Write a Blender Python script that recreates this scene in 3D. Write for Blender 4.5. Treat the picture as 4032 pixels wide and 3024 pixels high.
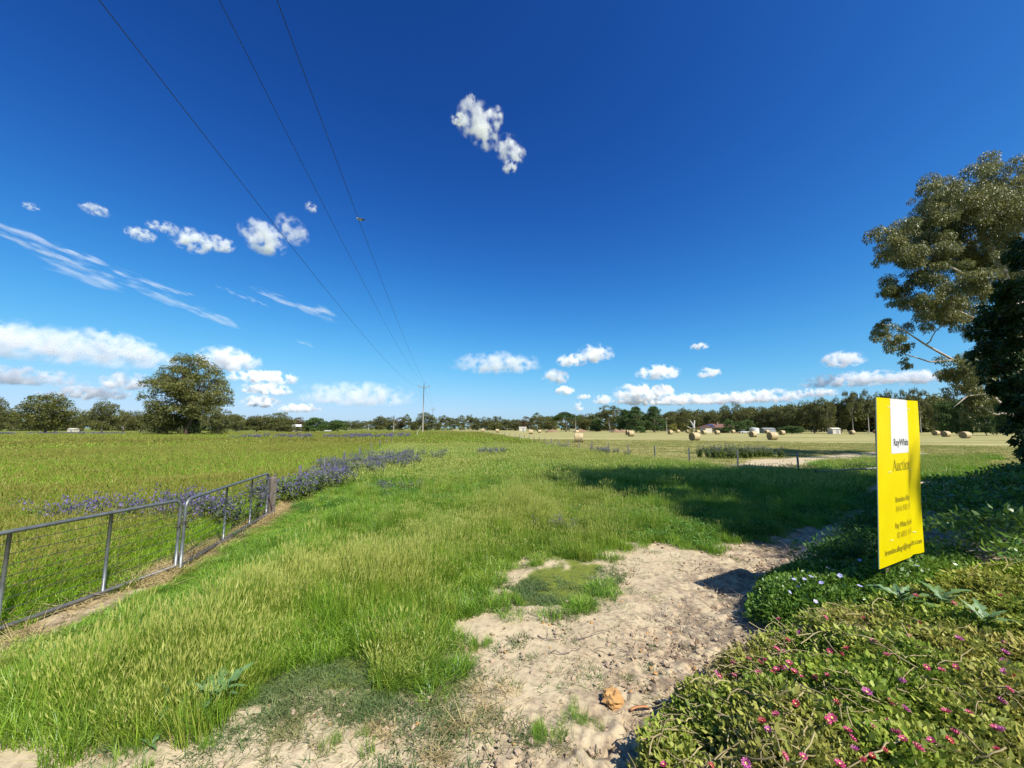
import bpy, bmesh, math, random
import numpy as np
from mathutils import Vector, Matrix

for _o in list(bpy.data.objects):
    bpy.data.objects.remove(_o)
S = bpy.context.scene
COL = S.collection
R = math.radians
rng = np.random.default_rng(7)
random.seed(7)

# ------------------------------------------------------------------ camera
FPX = 1515.0                       # focal length in pixels of the 4032 px photograph
PITCH = math.atan((1686 - 1512) / FPX)
CAMZ = 2.2
cd = bpy.data.cameras.new('camera')
cd.sensor_width = 36.0
cd.lens = 36.0 * FPX / 4032
cd.clip_start = 0.05
cd.clip_end = 60000
cam = bpy.data.objects.new('camera', cd)
cam.location = (0, 0, CAMZ)
cam.rotation_euler = (R(90) + PITCH, 0, 0)
COL.objects.link(cam)
S.camera = cam

# ------------------------------------------------------------------ sky, sun, exposure
SUN_EL = R(50)
SUN_AZ = math.atan2(0.67, -0.74)   # direction towards the sun, clockwise from +Y
sx, sy, sz = math.sin(SUN_AZ) * math.cos(SUN_EL), math.cos(SUN_AZ) * math.cos(SUN_EL), math.sin(SUN_EL)
W = bpy.data.worlds.new('World')
S.world = W
W.use_nodes = True
wn = W.node_tree
wn.nodes.clear()
wo = wn.nodes.new('ShaderNodeOutputWorld')
wb = wn.nodes.new('ShaderNodeBackground')
ws = wn.nodes.new('ShaderNodeTexSky')
ws.sky_type = 'NISHITA'
ws.sun_disc = False
ws.sun_elevation = SUN_EL
ws.sun_rotation = SUN_AZ
ws.altitude = 300
ws.air_density = 0.8
ws.dust_density = 1.0
ws.ozone_density = 1.0
# the camera's response to a deep blue spring sky: one contrast, one colour gain and one highlight roll-off for the whole sky
def _vm(op, a_, b_):
    n = wn.nodes.new('ShaderNodeVectorMath'); n.operation = op
    for i_, v_ in enumerate((a_, b_)):
        if isinstance(v_, tuple): n.inputs[i_].default_value = v_
        else: wn.links.new(v_, n.inputs[i_])
    return n.outputs[0]
g0 = _vm('MULTIPLY', ws.outputs[0], (0.1, 0.1, 0.1))
hs = wn.nodes.new('ShaderNodeGamma')
hs.inputs['Gamma'].default_value = 2.2
wn.links.new(g0, hs.inputs['Color'])
g1 = _vm('MULTIPLY', hs.outputs[0], (3.6, 9.5, 14.2))
g2 = _vm('ADD', _vm('MULTIPLY', g1, (0.84, 1.06, 0.84)), (1.0, 1.0, 1.0))
g3 = _vm('MULTIPLY', _vm('DIVIDE', g1, g2), (10.0, 10.0, 10.0))
wn.links.new(g3, wb.inputs['Color'])
wn.links.new(wb.outputs[0], wo.inputs['Surface'])
wb.inputs['Strength'].default_value = 0.056
sl = bpy.data.lights.new('sun', 'SUN')
sl.energy = 4.2
sl.angle = R(0.5)
sl.color = (1.0, 0.95, 0.86)
so = bpy.data.objects.new('sun', sl)
so.rotation_euler = Vector((sx, sy, sz)).to_track_quat('Z', 'Y').to_euler()
COL.objects.link(so)
S.view_settings.view_transform = 'Standard'
S.view_settings.look = 'None'
S.view_settings.gamma = 1.0
S.view_settings.exposure = 0.85
S.view_settings.use_curve_mapping = False
cy = S.cycles
cy.use_denoising = True
cy.denoising_prefilter = 'NONE'
cy.max_bounces = 16
cy.diffuse_bounces = 3
cy.glossy_bounces = 2
cy.transmission_bounces = 3
cy.transparent_max_bounces = 8
cy.volume_bounces = 14
cy.volume_max_steps = 256
cy.caustics_reflective = False
cy.caustics_refractive = False
cy.sample_clamp_indirect = 6.0
cy.use_adaptive_sampling = True
cy.adaptive_threshold = 0.01

# ------------------------------------------------------------------ numeric noise
def _hash(ix, iy, seed):
    h = (ix.astype(np.int64) * 374761393 + iy.astype(np.int64) * 668265263 + seed * 974634777) & 0xFFFFFFFF
    h = ((h ^ (h >> 13)) * 1274126177) & 0xFFFFFFFF
    return ((h ^ (h >> 16)) & 0xFFFF) / 65535.0

def vnoise(x, y, seed=0):
    x = np.asarray(x, float); y = np.asarray(y, float)
    ix = np.floor(x); iy = np.floor(y)
    fx = x - ix; fy = y - iy
    fx = fx * fx * (3 - 2 * fx); fy = fy * fy * (3 - 2 * fy)
    a = _hash(ix, iy, seed); b = _hash(ix + 1, iy, seed)
    c = _hash(ix, iy + 1, seed); d = _hash(ix + 1, iy + 1, seed)
    return (a * (1 - fx) + b * fx) * (1 - fy) + (c * (1 - fx) + d * fx) * fy

def fbm(x, y, seed=0, octv=4):
    s = 0; a = 0.5; t = 0
    for k in range(octv):
        s = s + a * vnoise(x, y, seed + k * 17); t += a
        x = x * 2.03 + 5.1; y = y * 2.03 + 1.7; a *= 0.5
    return s / t

def sstep(a, b, x):
    t = np.clip((np.asarray(x, float) - a) / (b - a), 0, 1)
    return t * t * (3 - 2 * t)

# ------------------------------------------------------------------ picture <-> place
CP, SP = math.cos(PITCH), math.sin(PITCH)
def ray(px, py):
    u = (px - 2016) / FPX; v = (1512 - py) / FPX
    return np.array([u, CP - v * SP, SP + v * CP])
def project(p):
    x, y, z = p[0], p[1], p[2] - CAMZ
    f = y * CP + z * SP; v = -y * SP + z * CP
    return 2016 + FPX * x / f, 1512 - FPX * v / f, f
def at_depth(px, py, d):
    r = ray(px, py); t = d / r[1]
    return np.array([r[0] * t, d, CAMZ + r[2] * t])

EDGE_Y = np.array([-8, -1, 1.0, 2.2, 3.4, 4.8, 6.2, 7.6, 10, 14, 30, 80])
EDGE_X = np.array([-6, -2.2, -0.7, 0.50, 1.75, 2.65, 3.9, 5.4, 8.6, 14.0, 40, 120])
def mound_s(x, y):                      # metres to the right of the foot of the planted bank
    return np.asarray(x, float) - np.interp(y, EDGE_Y, EDGE_X)
def terrain(x, y):
    x = np.asarray(x, float); y = np.asarray(y, float)
    s = mound_s(x, y)
    m = 0.36 * sstep(-0.3, 1.1, s) + 0.55 * sstep(1.2, 5.0, s) * sstep(1.0, 5.0, y)
    m = m * (1 - sstep(9.0, 15.0, y))
    m = m + 0.09 * np.exp(-((x - 4.5) ** 2 + (y - 4.3) ** 2) / 1.1)
    rise = 0.45 * sstep(45, 110, y) * (1 - sstep(-12, 20, x))
    roll = (fbm(x / 9.0, y / 9.0, 3, 3) - 0.5) * 0.10 * sstep(4, 14, np.hypot(x, y))
    return m + rise + roll
def T(x, y):
    return float(terrain(np.array([x]), np.array([y]))[0])
def gp(px, py):                         # picture point -> point on the ground
    r = ray(px, py); t = -CAMZ / r[2]
    for _ in range(14):
        h = T(r[0] * t, r[1] * t)
        t = 0.5 * t + 0.5 * (h - CAMZ) / r[2]
    return np.array([r[0] * t, r[1] * t, CAMZ + r[2] * t])
Q = 4032 / 2212.0
def gq(x, y):
    return gp(x * Q, y * Q)

# ------------------------------------------------------------------ shader helpers
def nd(nt, typ, props=None, **ins):
    n = nt.nodes.new(typ)
    for k, v in (props or {}).items():
        setattr(n, k, v)
    for k, v in ins.items():
        sock = n.inputs[int(k[1:])] if k[0] == 'i' and k[1:].isdigit() else n.inputs[k.replace('_', ' ')]
        if isinstance(v, bpy.types.NodeSocket):
            nt.links.new(v, sock)
        else:
            sock.default_value = v
    return n
def c4(c):
    return (c[0], c[1], c[2], 1.0)
def mathn(nt, op, a, b=0.0, c=None, clamp=False):
    n = nt.nodes.new('ShaderNodeMath'); n.operation = op; n.use_clamp = clamp
    for i, v in enumerate((a, b) if c is None else (a, b, c)):
        if isinstance(v, bpy.types.NodeSocket): nt.links.new(v, n.inputs[i])
        else: n.inputs[i].default_value = v
    return n.outputs[0]
def mixc(nt, fac, a, b):
    n = nt.nodes.new('ShaderNodeMix'); n.data_type = 'RGBA'
    for s, v in ((n.inputs[0], fac), (n.inputs[6], a), (n.inputs[7], b)):
        if isinstance(v, bpy.types.NodeSocket): nt.links.new(v, s)
        else: s.default_value = v if not isinstance(v, tuple) or len(v) == 4 else c4(v)
    return n.outputs[2]
def ramp(nt, fac, a, b):
    n = nt.nodes.new('ShaderNodeMapRange'); n.clamp = True
    nt.links.new(fac, n.inputs[0]); n.inputs[1].default_value = a; n.inputs[2].default_value = b
    return n.outputs[0]
def noise(nt, scale, detail=4, rough=0.55, vec=None, dist=0.0):
    n = nt.nodes.new('ShaderNodeTexNoise')
    n.inputs['Scale'].default_value = scale; n.inputs['Detail'].default_value = detail
    n.inputs['Roughness'].default_value = rough; n.inputs['Distortion'].default_value = dist
    if vec is not None: nt.links.new(vec, n.inputs['Vector'])
    return n.outputs[0]
def new_mat(name):
    m = bpy.data.materials.new(name); m.use_nodes = True
    nt = m.node_tree; nt.nodes.clear()
    return m, nt, nt.nodes.new('ShaderNodeOutputMaterial')
def objpos(nt, world=False):
    if world: return nt.nodes.new('ShaderNodeNewGeometry').outputs['Position']
    return nt.nodes.new('ShaderNodeTexCoord').outputs['Object']

def solid(name, c1, c2=None, scale=8.0, rough=0.7, metal=0.0, bump=0.0, bscale=30.0, stretch=None, spec=0.5):
    m, nt, out = new_mat(name)
    pos = objpos(nt)
    if stretch:
        pos = nd(nt, 'ShaderNodeMapping', None, Vector=pos, Scale=stretch).outputs[0]
    base = c4(c1)
    if c2:
        base = mixc(nt, ramp(nt, noise(nt, scale, 6, 0.6, pos), 0.3, 0.7), c1, c2)
    b = nd(nt, 'ShaderNodeBsdfPrincipled', None, Base_Color=base, Roughness=rough, Metallic=metal)
    b.inputs['Specular IOR Level'].default_value = spec
    if bump:
        bn = nd(nt, 'ShaderNodeBump', None, Strength=bump, Distance=0.02, Height=noise(nt, bscale, 6, 0.6, pos))
        nt.links.new(bn.outputs[0], b.inputs['Normal'])
    nt.links.new(b.outputs[0], out.inputs[0])
    return m

def leafy(name, c1, c2, c3=None, trans=0.3, rough=0.55, wscale=0.35, spec=0.35, tint=None, head=None, tintcol=None):
    """foliage: colour varies per leaf (attribute r), along it (h) and over the ground (world noise)"""
    m, nt, out = new_mat(name)
    r = nd(nt, 'ShaderNodeAttribute', {'attribute_name': 'r'}).outputs['Fac']
    pos = objpos(nt, True)
    f = mathn(nt, 'ADD', mathn(nt, 'MULTIPLY', r, 0.6), mathn(nt, 'MULTIPLY', noise(nt, wscale, 3, 0.6, pos), 0.6))
    col = mixc(nt, ramp(nt, f, 0.3, 0.85), c1, c2)
    if c3:
        h = nd(nt, 'ShaderNodeAttribute', {'attribute_name': 'h'}).outputs['Fac']
        g = mathn(nt, 'MULTIPLY', h, ramp(nt, r, 0.25, 0.9))
        col = mixc(nt, ramp(nt, g, 0.3, 1.0), col, c3)
    if tintcol:
        tn = nd(nt, 'ShaderNodeAttribute', {'attribute_name': 'tint', 'attribute_type': 'INSTANCER'}).outputs['Fac']
        col = mixc(nt, mathn(nt, 'MULTIPLY', tn, mathn(nt, 'ADD', 0.55, mathn(nt, 'MULTIPLY', r, 0.45)), None, True), col, tintcol)
    if head:
        h = nd(nt, 'ShaderNodeAttribute', {'attribute_name': 'h'}).outputs['Fac']
        col = mixc(nt, ramp(nt, h, 1.4, 1.6), col, head)
    b = nd(nt, 'ShaderNodeBsdfPrincipled', None, Base_Color=col, Roughness=rough)
    b.inputs['Specular IOR Level'].default_value = spec
    t = nd(nt, 'ShaderNodeBsdfTranslucent', None, Color=col)
    mx = nd(nt, 'ShaderNodeMixShader', None, i0=trans, i1=b.outputs[0], i2=t.outputs[0])
    nt.links.new(mx.outputs[0], out.inputs[0])
    return m

# ------------------------------------------------------------------ mesh helpers
def np_mesh(name, V, F, attrs=None, mat=None, smooth=False, mats=None, midx=None):
    V = np.asarray(V, np.float32).reshape(-1, 3); F = np.asarray(F, np.int32)
    me = bpy.data.meshes.new(name)
    k = F.shape[1]; n = len(F)
    me.vertices.add(len(V)); me.vertices.foreach_set('co', V.ravel())
    me.loops.add(n * k); me.loops.foreach_set('vertex_index', F.ravel())
    me.polygons.add(n); me.polygons.foreach_set('loop_start', np.arange(0, n * k, k, dtype=np.int32))
    if smooth:
        me.polygons.foreach_set('use_smooth', np.ones(n, bool))
    for an, av in (attrs or {}).items():
        av = np.asarray(av, np.float32)
        if av.ndim == 2:
            a = me.attributes.new(an, 'FLOAT_COLOR', 'POINT'); a.data.foreach_set('color', av.ravel())
        else:
            a = me.attributes.new(an, 'FLOAT', 'POINT'); a.data.foreach_set('value', av)
    if mat: me.materials.append(mat)
    for m in (mats or []): me.materials.append(m)
    if midx is not None: me.polygons.foreach_set('material_index', np.asarray(midx, np.int32))
    me.update(calc_edges=True)
    return me

def link(name, me, parent=None, loc=None, rot=None, scl=None):
    o = bpy.data.objects.new(name, me); COL.objects.link(o)
    if parent: o.parent = parent
    if loc is not None: o.location = loc
    if rot is not None: o.rotation_euler = rot
    if scl is not None: o.scale = scl
    return o
def tag(o, label, cat=None, group=None, kind=None):
    if label: o['label'] = label
    if cat: o['category'] = cat
    if group: o['group'] = group
    if kind: o['kind'] = kind
    return o
def thing(name, label, cat, loc=(0, 0, 0), rz=0.0, group=None):
    return tag(link(name, None, None, loc, (0, 0, rz)), label, cat, group)

class B:
    """collects boxes, tubes and faces for one mesh"""
    def __init__(s): s.v = []; s.f = []
    def add(s, V, F):
        o = len(s.v); s.v += [tuple(map(float, p)) for p in V]; s.f += [tuple(i + o for i in f) for f in F]; return s
    def box(s, c, d, rz=0.0, taper=1.0):
        cx, cy_, cz = c; hx, hy, hz = d[0] / 2, d[1] / 2, d[2] / 2
        V = []
        for z, k in ((-hz, 1), (hz, taper)):
            for x, y in ((-hx, -hy), (hx, -hy), (hx, hy), (-hx, hy)):
                x *= k; y *= k
                V.append((cx + x * math.cos(rz) - y * math.sin(rz), cy_ + x * math.sin(rz) + y * math.cos(rz), cz + z))
        return s.add(V, [(3, 2, 1, 0), (4, 5, 6, 7), (0, 1, 5, 4), (1, 2, 6, 5), (2, 3, 7, 6), (3, 0, 4, 7)])
    def tube(s, pts, rad, n=8, cap=True):
        V, F = tube_np(pts, rad, n)
        F = [tuple(f) for f in F]
        if cap:
            L = len(pts)
            F += [tuple(range(n - 1, -1, -1)), tuple((L - 1) * n + i for i in range(n))]
        return s.add(V, F)
    def mesh(s, name, mat=None, smooth=False):
        me = bpy.data.meshes.new(name); me.from_pydata(s.v, [], s.f)
        if mat: me.materials.append(mat)
        if smooth: me.polygons.foreach_set('use_smooth', np.ones(len(me.polygons), bool))
        me.update(); return me
    def obj(s, name, mat=None, parent=None, loc=None, smooth=False, rot=None):
        return link(name, s.mesh(name, mat, smooth), parent, loc, rot)

def tube_np(pts, rad, n=6):
    pts = np.asarray(pts, float); L = len(pts)
    rad = np.full(L, rad, float) if np.isscalar(rad) else np.asarray(rad, float)
    tang = np.gradient(pts, axis=0); tang /= np.linalg.norm(tang, axis=1, keepdims=True) + 1e-9
    a = np.zeros_like(pts)
    ref = np.array([0, 0, 1.0]) if abs(tang[0, 2]) < 0.8 else np.array([1.0, 0, 0])
    v = np.cross(tang[0], ref)
    for i in range(L):                   # carry the frame along the path
        v = v - tang[i] * np.dot(v, tang[i])
        v = v / (np.linalg.norm(v) + 1e-9); a[i] = v
    b = np.cross(tang, a)
    th = np.arange(n) * 2 * np.pi / n
    V = pts[:, None] + rad[:, None, None] * (a[:, None] * np.cos(th)[None, :, None] + b[:, None] * np.sin(th)[None, :, None])
    F = []
    for i in range(L - 1):
        for j in range(n):
            k = (j + 1) % n
            F.append((i * n + j, (i + 1) * n + j, (i + 1) * n + k, i * n + k))
    return V.reshape(-1, 3), np.array(F)

class TubeSet:
    def __init__(s): s.V = []; s.F = []; s.n = 0
    def add(s, pts, rad, n=6):
        V, F = tube_np(pts, rad, n); s.V.append(V); s.F.append(F + s.n); s.n += len(V)
    def mesh(s, name, mat):
        return np_mesh(name, np.concatenate(s.V), np.concatenate(s.F), None, mat, True)

def leaf_quads(P, D, size, width, rg, fold=0.18, r=None, up=0.0):
    """diamond leaves: base P, direction D (unit), length size, width ratio"""
    n = len(P); size = np.broadcast_to(size, n)[:, None]
    side = np.cross(D, rg.normal(size=(n, 3)) + np.array([0, 0, up])); side /= np.linalg.norm(side, axis=1, keepdims=True) + 1e-9
    nor = np.cross(D, side)
    nor = nor * np.where(nor[:, 2:] > 0, -1, 1) if up else nor
    mid = P + D * size * 0.45 + nor * size * fold
    V = np.stack([P, mid + side * size * width * 0.5, P + D * size, mid - side * size * width * 0.5], 1)
    F = np.arange(4 * n).reshape(n, 4)
    rr = rg.random(n) if r is None else r
    return V.reshape(-1, 3), F, np.repeat(rr, 4)
def unit(v):
    return v / (np.linalg.norm(v, axis=-1, keepdims=True) + 1e-9)

# ------------------------------------------------------------------ scattering with geometry nodes (uncountable ground cover)
HID = {}
def proto_collection(name, meshes):
    c = bpy.data.collections.new(name)
    for i, me in enumerate(meshes):
        c.objects.link(bpy.data.objects.new('%s_%02d' % (name, i), me))
    return c
def scatter(name, coll, P, rot, scl, idx, label, tint=None, cat=None, parent=None, kind='stuff', group=None):
    n = len(P)
    me = bpy.data.meshes.new(name)
    me.vertices.add(n); me.vertices.foreach_set('co', np.asarray(P, np.float32).ravel())
    a = me.attributes.new('rot', 'FLOAT_VECTOR', 'POINT'); a.data.foreach_set('vector', np.asarray(rot, np.float32).ravel())
    a = me.attributes.new('scl', 'FLOAT_VECTOR', 'POINT')
    scl = np.asarray(scl, np.float32)
    if scl.ndim == 1: scl = np.repeat(scl[:, None], 3, 1)
    a.data.foreach_set('vector', scl.ravel())
    a = me.attributes.new('idx', 'INT', 'POINT'); a.data.foreach_set('value', np.asarray(idx, np.int32))
    a = me.attributes.new('tint', 'FLOAT', 'POINT'); a.data.foreach_set('value', np.asarray(np.zeros(n) if tint is None else tint, np.float32))
    me.update()
    o = link(name, me, parent)
    g = bpy.data.node_groups.new(name, 'GeometryNodeTree')
    g.interface.new_socket('Geometry', in_out='INPUT', socket_type='NodeSocketGeometry')
    g.interface.new_socket('Geometry', in_out='OUTPUT', socket_type='NodeSocketGeometry')
    gi = g.nodes.new('NodeGroupInput'); go = g.nodes.new('NodeGroupOutput')
    ci = g.nodes.new('GeometryNodeCollectionInfo'); ci.inputs['Collection'].default_value = coll
    ci.inputs['Separate Children'].default_value = True; ci.inputs['Reset Children'].default_value = True
    ip = g.nodes.new('GeometryNodeInstanceOnPoints'); ip.inputs['Pick Instance'].default_value = True
    def na(nm, ty):
        x = g.nodes.new('GeometryNodeInputNamedAttribute'); x.data_type = ty; x.inputs['Name'].default_value = nm
        return x.outputs['Attribute']
    er = g.nodes.new('FunctionNodeEulerToRotation')
    g.links.new(na('rot', 'FLOAT_VECTOR'), er.inputs[0])
    g.links.new(gi.outputs[0], ip.inputs['Points'])
    g.links.new(ci.outputs[0], ip.inputs['Instance'])
    g.links.new(na('idx', 'INT'), ip.inputs['Instance Index'])
    g.links.new(er.outputs[0], ip.inputs['Rotation'])
    g.links.new(na('scl', 'FLOAT_VECTOR'), ip.inputs['Scale'])
    g.links.new(ip.outputs[0], go.inputs[0])
    md = o.modifiers.new('scatter', 'NODES'); md.node_group = g
    if parent is None: tag(o, label, cat, group, kind)
    else: o['kind'] = kind
    return o
def upright(n, rg, lean=0.12):
    return np.stack([rg.normal(0, lean, n), rg.normal(0, lean, n), rg.random(n) * 6.283], 1)
# ------------------------------------------------------------------ zones of the ground, in metres
def flat_q(x, y):
    r = ray(x * Q, y * Q); t = -CAMZ / r[2]
    return (r[0] * t, r[1] * t)
def poly_sd(x, y, poly):
    """signed distance to a polygon, positive inside"""
    x = np.asarray(x, float).ravel(); y = np.asarray(y, float).ravel()
    d = np.full(x.shape, 1e9); ins = np.zeros(x.shape, bool)
    n = len(poly)
    for i in range(n):
        ax, ay = poly[i]; bx, by = poly[(i + 1) % n]
        dx, dy = bx - ax, by - ay
        t = np.clip(((x - ax) * dx + (y - ay) * dy) / (dx * dx + dy * dy + 1e-12), 0, 1)
        d = np.minimum(d, np.hypot(x - ax - t * dx, y - ay - t * dy))
        c = ((ay > y) != (by > y))
        ins ^= c & (x < (bx - ax) * (y - ay) / (by - ay + 1e-12) + ax)
    return np.where(ins, d, -d)
DIRT = [flat_q(*p) for p in [(-500, 1640), (0, 1565), (130, 1560), (300, 1562), (420, 1540), (520, 1530), (600, 1512), (700, 1490), (800, 1470), (915, 1445),
        (905, 1385), (935, 1330), (1010, 1318), (1040, 1270), (1085, 1212), (1190, 1190), (1310, 1174), (1420, 1166), (1530, 1188),
        (1640, 1155), (1730, 1140), (1815, 1098), (1850, 1050), (1930, 1030), (2050, 1040)]]
DIRT += [(16, 6), (12, -2), (6, -6), (-14, -6), (-9, 1.5)]
COUCH = [flat_q(*p) for p in [(1075, 1290), (1110, 1235), (1230, 1205), (1330, 1215), (1330, 1250), (1260, 1290), (1180, 1330), (1090, 1325)]]
COUCH2 = [flat_q(*p) for p in [(545, 1475), (640, 1432), (760, 1418), (835, 1440), (835, 1520), (730, 1575), (560, 1600), (470, 1570)]]
TRACK = [gp(*p)[:2] for p in [(2800, 1848), (2880, 1826), (2960, 1811), (3130, 1802), (3300, 1788), (3460, 1778), (3640, 1775), (3640, 1800), (3420, 1806), (3230, 1816), (3130, 1842), (2990, 1846), (2930, 1858), (2830, 1858)]]
GATE_Y = np.array([-4, 2.0, 5.8, 9.4, 13, 40, 140, 600])
GATE_X = np.array([-5.2, -5.15, -5.2, -5.95, -6.9, -13.4, -38, -150])
FENCE = [(14.6, 17.4), (13.9, 19.0), (12.2, 21.2), (10.8, 23.8), (9.6, 26.2), (8.6, 28.9), (7.8, 31.6), (7.0, 34.2), (6.4, 37.0), (5.8, 40.0),
         (5.2, 43.0), (4.7, 46.2), (4.2, 49.5), (3.7, 53.0), (3.2, 56.5), (2.6, 60.0), (2.0, 64.0), (1.3, 68.0), (0.6, 73), (-0.4, 79), (-1.6, 86), (-3.2, 95),
         (-5.2, 106), (-7.6, 118), (-10.6, 132), (-14, 148), (-18, 168), (-23, 192)]
_fy = np.array([p[1] for p in FENCE]); _fx = np.array([p[0] for p in FENCE])
LAWN = [tuple(gp(*p)[:2]) for p in [(2840, 1880), (3000, 1862), (3160, 1852), (3260, 1828), (3460, 1812), (3900, 1800), (3900, 2010), (3300, 2010), (2900, 1960)]]
def in_paddock(x, y):                   # metres to the right of the picket fence
    x = np.asarray(x, float); y = np.asarray(y, float)
    sh_ = x.shape; lw = poly_sd(x, y, LAWN).reshape(sh_) + (fbm(x * .5, y * .5, 19, 3) - .6) * 4.0
    f_ = _fence_side(x, y)
    return np.where(lw > 0, np.minimum(f_, -1.0 - lw), f_)
def _fence_side(x, y):
    f = np.interp(y, np.concatenate([[10.0], _fy, [600]]), np.concatenate([[30.0], _fx, [-120]]))
    return x - f
def left_field(x, y):                   # metres to the left of the gate line
    return np.interp(y, GATE_Y, GATE_X) - np.asarray(x, float)
def dirt_mask(x, y):
    x = np.asarray(x, float).ravel(); y = np.asarray(y, float).ravel()
    out = np.full(x.shape, -9.0)
    near = (y < 20) & (np.abs(x) < 22) & (y > -8)
    if near.any():
        out[near] = poly_sd(x[near], y[near], DIRT)
        c = poly_sd(x[near], y[near], COUCH)
        out[near] = np.minimum(out[near], np.where(c > -0.3, -c * 0.8 + 0.12, 9))
    far = (y >= 14) & (y < 60) & (x > 5)
    if far.any():
        out[far] = np.maximum(out[far], poly_sd(x[far], y[far], TRACK) * 0.6)
    n = (fbm(x * 1.1, y * 1.1, 21, 4) - 0.5) * 0.95 + (fbm(x * 5, y * 5, 22, 3) - 0.5) * 0.5
    n = n * (.45 + .55 * sstep(2.6, 4.6, y))
    return out + n                      # > 0 is bare
def gate_strip(x, y):                   # flattened straw along the foot of the gates
    d = np.abs(left_field(x, y) - 0.05 - 0.14 * (fbm(np.asarray(x) * 2, np.asarray(y) * 2, 5, 2) - .5))
    w = np.interp(y, [0, 4, 6.5, 9, 14, 22], [0.42, 0.36, 0.30, 0.20, 0.16, 0.03])
    return w - d                        # > 0 is straw

# ------------------------------------------------------------------ the ground
rad = np.concatenate([[0.02, 0.4, 0.8], 1.1 * 1.0078 ** np.arange(0, 540), ])
rad = rad[rad < 60]
rad = np.concatenate([rad, 60 * 1.035 ** np.arange(1, 150)])
rad = rad[rad < 9000]
ang = np.concatenate([np.radians(np.arange(-62, 62, 0.26)), np.radians(np.arange(62, 298, 4.0))])
A, RR = np.meshgrid(ang, rad)
GX = (RR * np.sin(A)).ravel(); GY = (RR * np.cos(A)).ravel()
GZ = terrain(GX, GY)
DM = dirt_mask(GX, GY)
dirt = sstep(-0.06, 0.10, DM)
near = 1 - sstep(9, 14, np.hypot(GX, GY))
ms = mound_s(GX, GY)
rough_zone = sstep(-1.6, -0.3, ms) * (1 - 0.8 * sstep(0.0, 0.5, ms))      # broken clods near the foot of the bank
clod = fbm(GX * 9, GY * 9, 31, 3); crk = np.abs(fbm(GX * 3.3, GY * 3.3, 33, 3) - 0.5) * 2
relief = (fbm(GX * 1.7, GY * 1.7, 32, 3) - 0.5) * 0.07 + (clod - 0.5) * (0.018 + 0.075 * rough_zone) - np.clip(0.10 - crk, 0, 1) * (0.10 + 0.30 * rough_zone)
GZ = GZ + near * (dirt * relief + (1 - dirt) * (fbm(GX * 2, GY * 2, 35, 3) - 0.5) * 0.06)
pad = sstep(-0.4, 0.6, in_paddock(GX, GY) + (fbm(GX * .5, GY * .5, 9, 2) - .5) * 2)
strip = sstep(-0.05, 0.15, gate_strip(GX, GY)) * (GY > 1) * (GY < 24)
litter = np.clip(sstep(-2.4, -0.5, ms) * (1 - sstep(7, 11, GY)) + strip, 0, 1)
zone = np.stack([np.maximum(dirt, strip), pad, litter, np.ones_like(dirt)], 1)
na_, nr_ = len(ang), len(rad)
ii = np.arange(nr_ - 1)[:, None] * na_; jj = np.arange(na_)[None]; j2 = (jj + 1) % na_
GF = np.stack([ii + jj, ii + na_ + jj, ii + na_ + j2, ii + j2], -1).reshape(-1, 4)[:, ::-1]

m, nt, out = new_mat('ground_soil_and_grass')
pos = objpos(nt, True)
zn = nd(nt, 'ShaderNodeAttribute', {'attribute_name': 'zone'})
sep = nd(nt, 'ShaderNodeSeparateColor', None, i0=zn.outputs['Color'])
n1 = noise(nt, 0.9, 6, 0.6, pos); n2 = noise(nt, 14, 8, 0.65, pos); n3 = noise(nt, 0.045, 5, 0.6, pos); n4 = noise(nt, 90, 4, 0.6, pos)
soil = mixc(nt, ramp(nt, n1, 0.3, 0.7), (0.42, 0.34, 0.215), (0.52, 0.43, 0.28))
soil = mixc(nt, ramp(nt, n2, 0.46, 0.76), soil, (0.29, 0.225, 0.15))
lit = mixc(nt, ramp(nt, n2, 0.35, 0.65), (0.40, 0.29, 0.18), (0.13, 0.095, 0.07))
soil = mixc(nt, mathn(nt, 'MULTIPLY', sep.outputs[2], ramp(nt, noise(nt, 3.5, 6, 0.65, pos), 0.4, 0.62)), soil, lit)
grassf = mixc(nt, ramp(nt, n3, 0.35, 0.65), (0.12, 0.17, 0.022), (0.22, 0.235, 0.04))
grassf = mixc(nt, ramp(nt, n2, 0.4, 0.8), grassf, (0.10, 0.085, 0.035))
rowv = nd(nt, 'ShaderNodeMapping', None, Vector=pos, Scale=(0.03, 0.5, 1.0), Rotation=(0, 0, 0.12)).outputs[0]
stub = mixc(nt, ramp(nt, noise(nt, 1.0, 6, 0.65, rowv), 0.38, 0.64), (0.17, 0.175, 0.05), (0.45, 0.395, 0.175))
stub = mixc(nt, ramp(nt, noise(nt, 0.5, 7, 0.7, pos), 0.52, 0.72), stub, (0.15, 0.18, 0.04))
stub = mixc(nt, mathn(nt, 'MULTIPLY', ramp(nt, n2, 0.35, 0.75), 0.5), stub, (0.30, 0.25, 0.12))
colr = mixc(nt, sep.outputs[1], grassf, stub)
colr = mixc(nt, sep.outputs[0], colr, soil)
bs = nd(nt, 'ShaderNodeBsdfPrincipled', None, Base_Color=colr, Roughness=0.95)
bs.inputs['Specular IOR Level'].default_value = 0.1
hgt = mathn(nt, 'ADD', n2, mathn(nt, 'MULTIPLY', n4, 0.35))
bn = nd(nt, 'ShaderNodeBump', None, Strength=0.55, Distance=0.02, Height=hgt)
nt.links.new(bn.outputs[0], bs.inputs['Normal'])
nt.links.new(bs.outputs[0], out.inputs[0])
gme = np_mesh('ground', np.stack([GX, GY, GZ], 1), GF, {'zone': zone}, m, True)
ground = link('ground', gme)
tag(ground, 'flat ground of pale bare soil, green verge and mown paddock', None, None, 'structure')

def surf(x, y):                         # ground height with the near relief, for planting
    x = np.asarray(x, float); y = np.asarray(y, float)
    return terrain(x, y)

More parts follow.
